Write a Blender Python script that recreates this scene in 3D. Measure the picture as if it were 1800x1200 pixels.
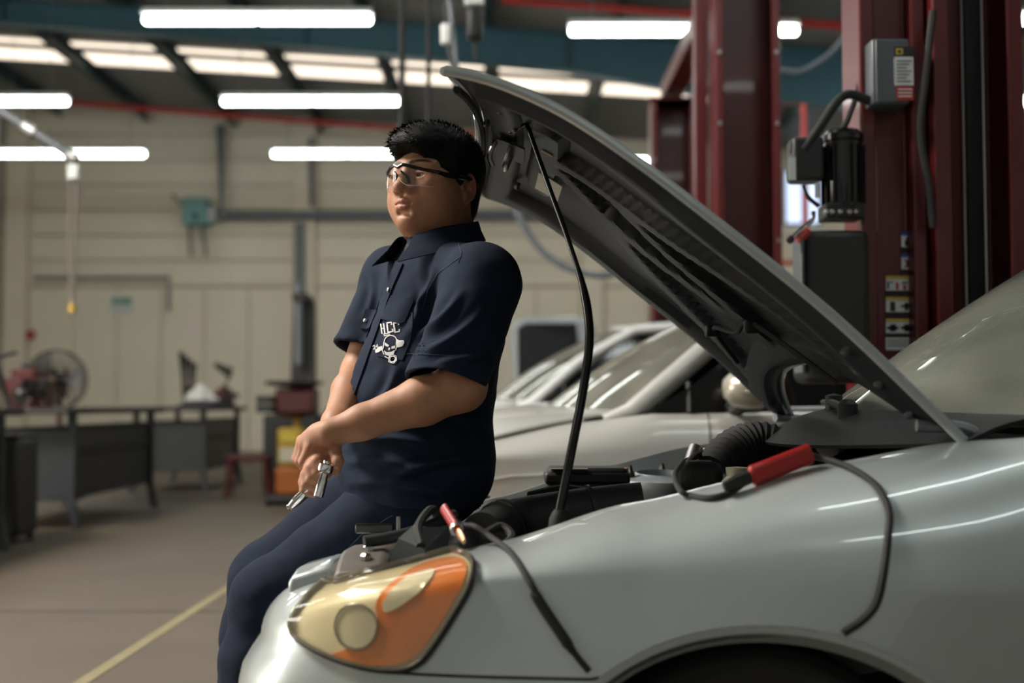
import bpy, bmesh, math, random
import numpy as np
from mathutils import Vector, Matrix, noise as mnoise
from mathutils.bvhtree import BVHTree
random.seed(7)
S = bpy.context.scene
COL = S.collection
for o in list(bpy.data.objects): bpy.data.objects.remove(o)

# ---------------------------------------------------------------- camera
F = 2200.0; PITCH = math.atan(110.0 / F); CAMZ = 1.0
cam = bpy.data.cameras.new('camera'); cam.sensor_width = 36; cam.lens = 36 * F / 1800
cam.dof.use_dof = True; cam.dof.focus_distance = 2.80; cam.dof.aperture_fstop = 1.9
cam.clip_start = 0.05
co = bpy.data.objects.new('camera', cam); COL.objects.link(co)
co.location = (0, 0, CAMZ); co.rotation_euler = (math.pi / 2 + PITCH, 0, 0)
S.camera = co
# ---------------------------------------------------------------- light
S.view_settings.view_transform = 'Standard'; S.view_settings.look = 'None'
S.view_settings.exposure = 0.36; S.view_settings.gamma = 1.0
S.view_settings.use_curve_mapping = False
w = bpy.data.worlds.new('world'); S.world = w; w.use_nodes = True
w.node_tree.nodes['Background'].inputs[0].default_value = (0.75, 0.85, 1.0, 1)
w.node_tree.nodes['Background'].inputs[1].default_value = 0.25
def area(name, loc, rot, sx, sy, power, col):
    l = bpy.data.lights.new(name, 'AREA'); l.shape = 'RECTANGLE'; l.size = sx; l.size_y = sy
    l.energy = power; l.color = col
    o = bpy.data.objects.new(name, l); COL.objects.link(o); o.location = loc; o.rotation_euler = rot
    return o
# key light from the left, set in an unseen bay door added for it
area('left_key_light', (-10.7, 4.6, 2.4), (0, -math.pi / 2, 0), 4.2, 3.6, 420, (1.0, 0.93, 0.84))
# key light from above left, under unseen skylight panels added for it
area('upper_key_light', (-5.2, 4.2, 6.86), (0, math.radians(-20), 0), 3.0, 3.2, 1500, (1.0, 0.93, 0.84))
TUBE_E = 14.0; SKY_E = 1.25

# ---------------------------------------------------------------- helpers
def at(px, py, Y):
    u = (px - 900) / F; v = (600 - py) / F
    d = Vector((u, math.cos(PITCH) - v * math.sin(PITCH), math.sin(PITCH) + v * math.cos(PITCH)))
    t = Y / d.y
    return Vector((d.x * t, Y, CAMZ + d.z * t))
MATS = {}
def mat(name, col, rough=0.5, metal=0.0, coat=0.0, var=0.12, scale=8.0, bump=0.0, bscale=60.0, spec=0.5, emit=0.0, emcol=None, stretch=None):
    if name in MATS: return MATS[name]
    m = bpy.data.materials.new(name); m.use_nodes = True
    nt = m.node_tree; b = nt.nodes['Principled BSDF']
    tc = nt.nodes.new('ShaderNodeTexCoord'); mp = nt.nodes.new('ShaderNodeMapping')
    nt.links.new(tc.outputs['Object'], mp.inputs[0])
    if stretch: mp.inputs['Scale'].default_value = stretch
    n = nt.nodes.new('ShaderNodeTexNoise'); n.inputs['Scale'].default_value = scale; n.inputs['Detail'].default_value = 4
    nt.links.new(mp.outputs[0], n.inputs['Vector'])
    mx = nt.nodes.new('ShaderNodeMix'); mx.data_type = 'RGBA'
    mx.inputs[6].default_value = tuple(c * (1 - var) for c in col) + (1,)
    mx.inputs[7].default_value = tuple(min(1, c * (1 + var)) for c in col) + (1,)
    nt.links.new(n.outputs['Fac'], mx.inputs[0]); nt.links.new(mx.outputs[2], b.inputs['Base Color'])
    b.inputs['Roughness'].default_value = rough; b.inputs['Metallic'].default_value = metal
    b.inputs['Coat Weight'].default_value = coat; b.inputs['Coat Roughness'].default_value = 0.025
    b.inputs['Specular IOR Level'].default_value = spec
    if bump > 0:
        n2 = nt.nodes.new('ShaderNodeTexNoise'); n2.inputs['Scale'].default_value = bscale; n2.inputs['Detail'].default_value = 3
        nt.links.new(mp.outputs[0], n2.inputs['Vector'])
        bp = nt.nodes.new('ShaderNodeBump'); bp.inputs['Strength'].default_value = bump; bp.inputs['Distance'].default_value = 0.01
        nt.links.new(n2.outputs['Fac'], bp.inputs['Height']); nt.links.new(bp.outputs[0], b.inputs['Normal'])
    if emit > 0:
        b.inputs['Emission Color'].default_value = (emcol or col) + (1,); b.inputs['Emission Strength'].default_value = emit
    MATS[name] = m
    return m
def glass_mat(name, tint, trans, rough=0.03, haze=(0.5, 0.5, 0.45), hazef=0.08):
    m = bpy.data.materials.new(name); m.use_nodes = True; nt = m.node_tree; nt.nodes.clear()
    out = nt.nodes.new('ShaderNodeOutputMaterial'); tr = nt.nodes.new('ShaderNodeBsdfTransparent'); tr.inputs[0].default_value = tint + (1,)
    gl = nt.nodes.new('ShaderNodeBsdfGlossy'); gl.inputs['Roughness'].default_value = rough
    df = nt.nodes.new('ShaderNodeBsdfDiffuse'); df.inputs[0].default_value = haze + (1,)
    n = nt.nodes.new('ShaderNodeTexNoise'); n.inputs['Scale'].default_value = 2.5
    lw = nt.nodes.new('ShaderNodeLayerWeight'); lw.inputs[0].default_value = 0.5
    pw = nt.nodes.new('ShaderNodeMath'); pw.operation = 'POWER'; pw.inputs[1].default_value = 4.0
    nt.links.new(lw.outputs['Facing'], pw.inputs[0])
    fr = nt.nodes.new('ShaderNodeMath'); fr.operation = 'MULTIPLY_ADD'; fr.inputs[1].default_value = 0.7; fr.inputs[2].default_value = 0.035
    nt.links.new(pw.outputs[0], fr.inputs[0])
    mth = nt.nodes.new('ShaderNodeMath'); mth.operation = 'MULTIPLY'; mth.inputs[1].default_value = hazef * 2
    nt.links.new(n.outputs['Fac'], mth.inputs[0])
    m1 = nt.nodes.new('ShaderNodeMixShader'); nt.links.new(mth.outputs[0], m1.inputs[0]); nt.links.new(tr.outputs[0], m1.inputs[1]); nt.links.new(df.outputs[0], m1.inputs[2])
    m2 = nt.nodes.new('ShaderNodeMixShader'); nt.links.new(fr.outputs[0], m2.inputs[0]); nt.links.new(m1.outputs[0], m2.inputs[1]); nt.links.new(gl.outputs[0], m2.inputs[2])
    nt.links.new(m2.outputs[0], out.inputs[0]); MATS[name] = m
    return m

def link(name, me, parent):
    o = bpy.data.objects.new(name, me); COL.objects.link(o)
    if parent is not None:
        o.parent = parent
        M = Matrix.Translation(parent.location) if parent.parent is None else parent['_w'] if '_w' in parent else None
        if parent.parent is None and parent.type == 'EMPTY': o.matrix_parent_inverse = Matrix.Translation(parent.location).inverted()
    return o
def obj(name, bm, m, parent=None, smooth=True, bevel=0.0, fix=True):
    if fix: bmesh.ops.recalc_face_normals(bm, faces=bm.faces)
    me = bpy.data.meshes.new(name); bm.to_mesh(me); bm.free()
    if smooth:
        for p in me.polygons: p.use_smooth = True
        if hasattr(me, 'set_sharp_from_angle'): me.set_sharp_from_angle(angle=math.radians(38))
    me.materials.append(m)
    o = link(name, me, parent)
    if bevel > 0:
        b = o.modifiers.new('bevel', 'BEVEL'); b.width = bevel; b.segments = 2; b.limit_method = 'ANGLE'
    return o
def thing(name, label, cat, loc=(0, 0, 0), group=None):
    o = bpy.data.objects.new(name, None); COL.objects.link(o); o.location = loc; o.empty_display_size = 0.1
    o['label'] = label; o['category'] = cat
    if group: o['group'] = group
    return o
def tag(o, label, cat, group=None):
    o['label'] = label; o['category'] = cat
    if group: o['group'] = group
    return o
def struct(o, label=None):
    o['kind'] = 'structure'
    if label: o['label'] = label
    return o
def dup(root, delta, label=None):
    r = root.copy(); COL.objects.link(r); r.location = Vector(root.location) + Vector(delta)
    if label: r['label'] = label
    for ch in list(root.children):
        c = ch.copy(); COL.objects.link(c); c.parent = r
        for g in list(ch.children):
            d = g.copy(); COL.objects.link(d); d.parent = c
    return r
BM = bmesh.new
def box(bm, c, s, rot=None):
    g = bmesh.ops.create_cube(bm, size=1.0)
    M = Matrix.Translation(Vector(c)) @ (rot.to_4x4() if rot else Matrix.Identity(4)) @ Matrix.Diagonal((s[0], s[1], s[2], 1))
    bmesh.ops.transform(bm, matrix=M, verts=g['verts'])
    return bm
def boxo(name, c, s, m, parent=None, bevel=0.004, rot=None):
    return obj(name, box(BM(), c, s, rot), m, parent, True, bevel)
def frame_along(t, up=None):
    t = t.normalized()
    a = up if up is not None else (Vector((0, 0, 1)) if abs(t.z) < 0.9 else Vector((1, 0, 0)))
    x = a.cross(t).normalized(); y = t.cross(x)
    return x, y
def crom(pts, n):
    """Catmull-Rom resample: n samples per span"""
    P = [Vector(p) for p in pts]; out = []
    for i in range(len(P) - 1):
        p0 = P[i - 1] if i > 0 else P[i] * 2 - P[i + 1]; p1 = P[i]; p2 = P[i + 1]; p3 = P[i + 2] if i + 2 < len(P) else P[i + 1] * 2 - P[i]
        for k in range(n):
            t = k / n
            out.append(0.5 * ((2 * p1) + (p2 - p0) * t + (2 * p0 - 5 * p1 + 4 * p2 - p3) * t * t + (3 * p1 - p0 - 3 * p2 + p3) * t ** 3))
    out.append(P[-1].copy())
    return out
def tube(bm, pts, r, seg=10, cap=True, sx=1.0, sy=1.0, up=None):
    P = [Vector(p) for p in pts]; n = len(P)
    rr = r if isinstance(r, (list, tuple)) else [r] * n
    if len(rr) != n: rr = [rr[0] + (rr[-1] - rr[0]) * i / (n - 1) for i in range(n)]
    rings = []; x = None
    for i in range(n):
        t = (P[min(i + 1, n - 1)] - P[max(i - 1, 0)])
        if t.length < 1e-9: t = Vector((0, 0, 1))
        t.normalize()
        if x is None: x, y = frame_along(t, up)
        else:
            x = (x - t * x.dot(t)); x = x.normalized() if x.length > 1e-6 else frame_along(t)[0]
            y = t.cross(x)
        rings.append([bm.verts.new(P[i] + (x * math.cos(a) * sx + y * math.sin(a) * sy) * rr[i]) for a in [2 * math.pi * k / seg for k in range(seg)]])
    for i in range(n - 1):
        for k in range(seg):
            bm.faces.new((rings[i][k], rings[i][(k + 1) % seg], rings[i + 1][(k + 1) % seg], rings[i + 1][k]))
    if cap:
        bm.faces.new(rings[0][::-1]); bm.faces.new(rings[-1])
    return bm
def lathe(bm, prof, origin=(0, 0, 0), axis=(0, 0, 1), seg=20):
    """prof: list of (radius, height along axis)"""
    ax = Vector(axis).normalized(); x, y = frame_along(ax); O = Vector(origin); rings = []
    for r, h in prof:
        if r < 1e-6: rings.append([bm.verts.new(O + ax * h)])
        else: rings.append([bm.verts.new(O + ax * h + (x * math.cos(2 * math.pi * k / seg) + y * math.sin(2 * math.pi * k / seg)) * r) for k in range(seg)])
    for a, b in zip(rings, rings[1:]):
        for k in range(seg):
            k2 = (k + 1) % seg
            if len(a) == 1 and len(b) == 1: continue
            if len(a) == 1: bm.faces.new((a[0], b[k2], b[k]))
            elif len(b) == 1: bm.faces.new((a[k], a[k2], b[0]))
            else: bm.faces.new((a[k], a[k2], b[k2], b[k]))
    if len(rings[0]) > 1: bm.faces.new(rings[0][::-1])
    if len(rings[-1]) > 1: bm.faces.new(rings[-1])
    return bm
def loft(bm, rings, closed=True, cap=True):
    R = [[bm.verts.new(Vector(p)) for p in r] for r in rings]; n = len(R[0])
    for a, b in zip(R, R[1:]):
        for k in range(n if closed else n - 1):
            k2 = (k + 1) % n
            bm.faces.new((a[k], a[k2], b[k2], b[k]))
    if cap and closed: bm.faces.new(R[0][::-1]); bm.faces.new(R[-1])
    return bm
def sheet(bm, fn, nu, nv, thick=0.0):
    """grid surface fn(u,v); optional thickness along the normal"""
    V = [[Vector(fn(i / nu, j / nv)) for j in range(nv + 1)] for i in range(nu + 1)]
    def nrm(i, j):
        a = V[min(i + 1, nu)][j] - V[max(i - 1, 0)][j]; b = V[i][min(j + 1, nv)] - V[i][max(j - 1, 0)]
        n = a.cross(b); return n.normalized() if n.length > 1e-12 else Vector((0, 0, 1))
    A = [[bm.verts.new(V[i][j]) for j in range(nv + 1)] for i in range(nu + 1)]
    for i in range(nu):
        for j in range(nv): bm.faces.new((A[i][j], A[i + 1][j], A[i + 1][j + 1], A[i][j + 1]))
    if thick:
        B = [[bm.verts.new(V[i][j] - nrm(i, j) * thick) for j in range(nv + 1)] for i in range(nu + 1)]
        for i in range(nu):
            for j in range(nv): bm.faces.new((B[i][j], B[i][j + 1], B[i + 1][j + 1], B[i + 1][j]))
        for i in range(nu):
            bm.faces.new((A[i][0], B[i][0], B[i + 1][0], A[i + 1][0])); bm.faces.new((A[i][nv], A[i + 1][nv], B[i + 1][nv], B[i][nv]))
        for j in range(nv):
            bm.faces.new((A[0][j], A[0][j + 1], B[0][j + 1], B[0][j])); bm.faces.new((A[nu][j], B[nu][j], B[nu][j + 1], A[nu][j + 1]))
    return bm
def prism(bm, poly, axis, d0, d1):
    """extrude 2D polygon. axis 'y': poly is (x,z)"""
    def p3(p, d): return Vector((p[0], d, p[1])) if axis == 'y' else Vector((d, p[0], p[1])) if axis == 'x' else Vector((p[0], p[1], d))
    a = [bm.verts.new(p3(p, d0)) for p in poly]; b = [bm.verts.new(p3(p, d1)) for p in poly]; n = len(poly)
    bm.faces.new(a); bm.faces.new(b[::-1])
    for k in range(n): bm.faces.new((a[k], b[k], b[(k + 1) % n], a[(k + 1) % n]))
    return bm

# ---------------------------------------------------------------- materials
mat('concrete', (0.085, 0.066, 0.046), 0.55, var=0.3, scale=1.6, bump=0.15, bscale=30)
mat('line_paint', (0.20, 0.17, 0.09), 0.6, var=0.35, scale=12)
mat('wall_panel', (0.80, 0.735, 0.60), 0.7, var=0.07, scale=1.5)
mat('wall_base', (0.42, 0.37, 0.28), 0.8, var=0.1, scale=2)
mat('pilaster', (0.80, 0.73, 0.60), 0.7, var=0.06, scale=2)
mat('roof_sheet', (0.20, 0.20, 0.19), 0.5, metal=0.3, var=0.15, scale=2)
mat('teal_steel', (0.035, 0.105, 0.135), 0.5, var=0.12, scale=3)
mat('purlin', (0.035, 0.065, 0.07), 0.6, var=0.15, scale=3)
mat('red_pipe', (0.42, 0.03, 0.025), 0.4, var=0.1)
mat('grey_pipe', (0.15, 0.17, 0.19), 0.45, metal=0.3, var=0.1)
mat('black', (0.010, 0.010, 0.011), 0.5, var=0.2)
mat('black_gloss', (0.008, 0.008, 0.009), 0.18, var=0.2)
mat('rubber', (0.014, 0.014, 0.014), 0.75, var=0.2, bump=0.1)
mat('chrome', (0.75, 0.75, 0.76), 0.12, metal=1.0, var=0.03)
mat('steel', (0.40, 0.40, 0.40), 0.35, metal=1.0, var=0.1)
mat('white_plastic', (0.7, 0.72, 0.72), 0.4, var=0.04)
mat('tube_white', (1, 1, 1), 0.5, emit=TUBE_E, emcol=(0.93, 1.0, 0.97), var=0.0)
mat('skylight', (0.9, 0.8, 0.68), 0.6, emit=SKY_E, emcol=(1.0, 0.86, 0.70), var=0.05)
mat('fixture', (0.55, 0.58, 0.57), 0.4, var=0.05)
mat('lift_red', (0.085, 0.006, 0.007), 0.38, coat=0.1, var=0.12, scale=5)
mat('bench_steel', (0.012, 0.016, 0.019), 0.5, var=0.2, scale=5)
mat('bench_top', (0.022, 0.019, 0.017), 0.6, var=0.3, scale=6)
mat('red_paint', (0.065, 0.006, 0.006), 0.45, var=0.2)
mat('yellow_paint', (0.36, 0.23, 0.02), 0.5, var=0.15)
mat('orange_paint', (0.32, 0.09, 0.01), 0.5, var=0.15)

# ---------------------------------------------------------------- room
XL, XR, YB, YF = -10.8, 11.0, 26.0, -6.0
def roof_z(x): return 6.70 - 0.06 * x
fl = struct(obj('floor', box(BM(), (0.1, 10, -0.05), (21.9, 32.2, 0.1)), MATS['concrete'], smooth=False))
# painted line on the floor
tag(obj('floor_marking', box(BM(), (-1.545, 9.5, 0.0015), (0.055, 20, 0.003)), MATS['line_paint'], smooth=False), 'worn yellow painted line running along the concrete floor', 'floor marking')
# slab joints
for i, y in enumerate((6.1, 11.5)):
    struct(obj('trim_%d' % (i + 1), box(BM(), (0.1, y, 0.001), (21.6, 0.012, 0.002)), MATS['black'], smooth=False))
# back wall: upper courses of horizontal siding, lower upright panels
wb = struct(boxo('wall_back', (0.1, YB + 0.15, 3.75), (21.8, 0.2, 7.5), MATS['wall_base'], bevel=0))
PIL = [-10.3, -4.32, 1.66, 7.64]
for a, b in zip(PIL, PIL[1:] + [11.0]):
    x0, x1 = a + 0.24, b - 0.24
    nn = 6
    for k in range(nn):
        w_ = (x1 - x0) / nn
        boxo('panel', (x0 + w_ * (k + 0.5), YB + 0.03, 1.72), (w_ - 0.02, 0.06, 3.40), MATS['wall_panel'], wb, 0.006)
    for k in range(8):
        z0 = 3.46 + k * 0.53
        boxo('siding_course', ((x0 + x1) / 2, YB + 0.025 + (k % 2) * 0.006, z0 + 0.262), (x1 - x0, 0.06, 0.50), MATS['wall_panel'], wb, 0.012)
for x in PIL:
    boxo('pilaster', (x, YB - 0.06, 3.6), (0.46, 0.24, 7.2), MATS['pilaster'], wb, 0.01)
# left wall with an added bay door for the key light, right wall, wall behind the camera
DY0, DY1, DZ = 2.7, 6.5, 4.5
wl = struct(boxo('wall_left', (XL - 0.1, (DY1 + YB) / 2, 3.75), (0.2, YB - DY1, 7.5), MATS['wall_panel'], bevel=0))
boxo('wall_section', (XL - 0.1, (YF + DY0) / 2, 3.75), (0.2, DY0 - YF, 7.5), MATS['wall_panel'], wl, 0)
boxo('door_header', (XL - 0.1, (DY0 + DY1) / 2, (DZ + 7.5) / 2), (0.2, DY1 - DY0, 7.5 - DZ), MATS['wall_panel'], wl, 0)
dr = struct(obj('door_1', lathe(BM(), [(0.0, 0), (0.28, 0), (0.28, DY1 - DY0), (0.0, DY1 - DY0)], (XL + 0.32, DY0, DZ + 0.3), (0, 1, 0), 20), MATS['grey_pipe']))
struct(boxo('wall_right', (XR + 0.1, 10, 3.6), (0.2, 32.2, 7.2), MATS['wall_panel'], bevel=0))
struct(boxo('wall_front', (0.1, YF - 0.1, 3.75), (21.8, 0.2, 7.5), mat('wall_grey', (0.52, 0.55, 0.56), 0.7, var=0.06, scale=2), bevel=0))
# corrugated roof
bm = BM(); prof = []
y = YF
while y < YB + 0.1:
    for dy, dz in ((0, 0), (0.10, 0), (0.13, 0.05), (0.22, 0.05)): prof.append((y + dy, dz))
    y += 0.25
rows = [[bm.verts.new((x, p[0], roof_z(x) + p[1])) for p in prof] for x in (XL - 0.2, 0, XR + 0.2)]
for a, b in zip(rows, rows[1:]):
    for k in range(len(prof) - 1): bm.faces.new((a[k], a[k + 1], b[k + 1], b[k]))
ce = struct(obj('ceiling', bm, MATS['roof_sheet'], smooth=False))
PUR = [-7.66 + 1.82 * k for k in range(-1, 11)]
bm = None
for x in PUR:
    z = roof_z(x)
    b = BM(); box(b, (x, 10, z - 0.13), (0.012, 31.9, 0.24)); box(b, (x + 0.05, 10, z - 0.255), (0.11, 31.9, 0.012)); box(b, (x + 0.05, 10, z - 0.008), (0.11, 31.9, 0.012))
    obj('purlin', b, MATS['purlin'], ce, smooth=False)
for (a, b) in zip(PUR, PUR[1:]):
    x0, x1 = a + 0.16, b - 0.10
    for (y0, y1, f) in ((20.95, 21.15, 0.0), (21.60, 22.3, 0.0)) + (((2.6, 5.8, 0.0),) if -7.0 < (a + b) / 2 < -3.6 else ()):  # near strip over the left bays is unseen, added for the key light
        bb = BM(); v = [bb.verts.new((x, yy, roof_z(x) - 0.03)) for x, yy in ((x0, y0), (x1, y0), (x1, y1), (x0, y1))]; bb.faces.new(v)
        v2 = [bb.verts.new(q.co + Vector((0, 0, 0.015))) for q in v]; bb.faces.new(v2[::-1])
        for k in range(4): bb.faces.new((v[k], v[(k + 1) % 4], v2[(k + 1) % 4], v2[k]))
        obj('skylight_panel', bb, MATS['skylight'], ce, smooth=False)
# teal haunched rafters
def rafter(Y):
    b = BM()
    xs = [XL, -7.4, -3.0, 0.8, 2.9, 5.0, XR]; dep = [0.50, 0.54, 0.62, 0.75, 1.0, 1.05, 1.1]
    top = [Vector((x, 0, roof_z(x) - 0.27)) for x in xs]; bot = [Vector((x, 0, roof_z(x) - 0.27 - d + 0.2)) for x, d in zip(xs, dep)]
    poly = [(p.x, p.z) for p in top] + [(p.x, p.z) for p in reversed(bot)]
    prism(b, poly, 'y', Y - 0.006, Y + 0.006)
    for i in range(len(xs) - 1):
        for A in (top, bot):
            p, q = A[i], A[i + 1]; mid = (p + q) / 2; ang = -math.atan2(q.z - p.z, q.x - p.x)
            box(b, (mid.x, Y, mid.z), ((q - p).length + 0.01, 0.22, 0.018), Matrix.Rotation(ang, 3, 'Y'))
    for x in (-7.4, -3.0, 0.8, 2.9):
        i = xs.index(x); box(b, (x, Y, (top[i].z + bot[i].z) / 2), (0.012, 0.2, top[i].z - bot[i].z))
    return struct(obj('roof_rafter', b, MATS['teal_steel'], smooth=False), 'teal steel haunched roof rafter')
for Y in (2.0, 10.0, 18.0): rafter(Y)
for i, (x, Y) in enumerate([(x, y) for x in (XL + 0.16, XR - 0.16) for y in (10.6, 18.0)]):
    b = BM(); h = roof_z(x) - 0.4
    box(b, (x, Y, h / 2), (0.012, 0.2, h)); box(b, (x - 0.12, Y, h / 2), (0.016, 0.22, h)); box(b, (x + 0.12, Y, h / 2), (0.016, 0.22, h))
    for q in b.verts: q.co.x = x + (q.co.x - x)
    struct(obj('frame_column', b, MATS['teal_steel'], smooth=False), 'teal steel frame column')
# red sprinkler pipes under the roof
def red_pipe(a, b_, label):
    d = (b_ - a)
    p0, p1 = a - d * 0.12, b_ + d * 0.5
    t = thing('sprinkler_pipe', label, 'pipe', tuple(p0))
    obj('pipe', tube(BM(), [p0, p1], 0.05, 10), MATS['red_pipe'], t)
    n = 7
    for k in range(n):
        p = p0.lerp(p1, (k + 0.5) / n)
        obj('hanger_rod', tube(BM(), [p + Vector((0, 0, 0.04)), Vector((p.x, p.y, roof_z(p.x) - 0.0))], 0.008, 6), MATS['steel'], t)
        obj('coupling', tube(BM(), [p - d.normalized() * 0.06, p + d.normalized() * 0.06], 0.064, 10), MATS['red_pipe'], t)
red_pipe(at(110, 180, 24.0), at(690, 225, 24.0), 'red sprinkler pipe under the roof before the beige back wall')
red_pipe(at(950, 5, 16.0), at(1510, 48, 16.0), 'red sprinkler pipe under the roof before the teal rafter')

# fluorescent fixtures
def fixture(xl, Y, z, label):
    t = thing('light_fixture', label, 'ceiling light', (xl + 1.22, Y, z), 'fluorescent tube fixtures under the roof')
    b = BM(); prism(b, [(-0.09, 0.0), (0.09, 0.0), (0.04, 0.07), (-0.04, 0.07)], 'x', xl, xl + 2.44)
    for v in b.verts: v.co.y += Y; v.co.z += z + 0.05
    obj('housing', b, MATS['fixture'], t, smooth=False)
    for k in range(2):
        obj('fluorescent_tube', tube(BM(), [(xl + 0.012 + 1.22 * k, Y, z), (xl + 0.03 + 1.22 * k, Y, z), (xl + 1.19 + 1.22 * k, Y, z), (xl + 1.208 + 1.22 * k, Y, z)], [0.03, 0.055, 0.055, 0.03], 10, sy=0.8), MATS['tube_white'], t)
    for k in (0.25, 2.19):
        obj('hanger_cable', tube(BM(), [(xl + k, Y, z + 0.11), (xl + k, Y, roof_z(xl + k) - 0.0)], 0.006, 5), MATS['steel'], t)
LFIX = ['twin tube light fixture hanging high over the cars and the nearer workbenches', 'twin tube light fixture hanging well before the teal rafter', 'twin tube light fixture hanging close before the teal rafter', 'twin tube light fixture hanging beyond the teal rafter by the skylights']
for ci, xl in enumerate((-8.42, -3.92, 0.60, 5.1)):
    for ri, Y in enumerate((2.4, 5.95, 9.53, 13.1, 16.7, 20.25, -1.2)):
        if ci == 2 and ri == 4: continue
        if ri == 0 and ci in (0, 1, 3): continue
        if ri == 6 and ci in (0, 1, 3): continue
        fixture(xl, Y, 5.07 - (0.12 if ci == 2 else 0), LFIX[(0, 0, 0, 1, 2, 3, 0)[ri]])
# ================================================================ cars
mat('paint_silver', (0.47, 0.52, 0.525), 0.34, metal=0.35, coat=1.0, var=0.03, scale=30)
mat('paint_inner', (0.20, 0.225, 0.235), 0.45, metal=0.3, var=0.1, scale=10)
mat('hood_inner', (0.018, 0.020, 0.022), 0.5, var=0.15, scale=9, spec=0.25)
mat('paint_champagne', (0.60, 0.60, 0.57), 0.35, metal=0.45, coat=0.7, var=0.03, scale=30)
mat('paint_white', (0.66, 0.69, 0.70), 0.35, coat=0.7, var=0.02, scale=30)
mat('paint_van', (0.30, 0.33, 0.35), 0.4, coat=0.4, var=0.05)
mat('dark_glass', (0.006, 0.008, 0.009), 0.06, var=0.1, spec=0.6)
mat('plastic_trim', (0.011, 0.011, 0.012), 0.6, var=0.2, bump=0.1)
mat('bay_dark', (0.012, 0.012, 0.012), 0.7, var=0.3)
mat('support_brown', (0.13, 0.115, 0.10), 0.5, metal=0.2, var=0.25, scale=20)
mat('lamp_cream', (0.70, 0.65, 0.50), 0.35, var=0.12, scale=9)
mat('lamp_amber', (0.85, 0.20, 0.012), 0.28, var=0.3, scale=22, coat=0.6)
mat('lamp_silver', (0.80, 0.78, 0.68), 0.2, metal=0.2, var=0.15, scale=20)
mat('dark_steel', (0.10, 0.10, 0.10), 0.4, metal=0.8, var=0.1)
mat('alloy', (0.35, 0.36, 0.37), 0.3, metal=0.8, var=0.05)
mat('clamp_red', (0.36, 0.018, 0.016), 0.4, var=0.12, bump=0.05)
mat('copper', (0.75, 0.40, 0.24), 0.3, metal=0.9, var=0.1)
mat('cream_plastic', (0.46, 0.42, 0.32), 0.45, var=0.1)
mat('sticker', (0.42, 0.38, 0.30), 0.6, var=0.15, scale=40)
mat('fabric_dark', (0.03, 0.03, 0.033), 0.85, var=0.2)
glass_mat('windshield_glass', (0.62, 0.66, 0.60), 0.8, 0.03, (0.33, 0.345, 0.30), 0.34)
glass_mat('lamp_lens', (0.97, 0.95, 0.88), 0.9, 0.06, (0.62, 0.57, 0.42), 0.05)

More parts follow.
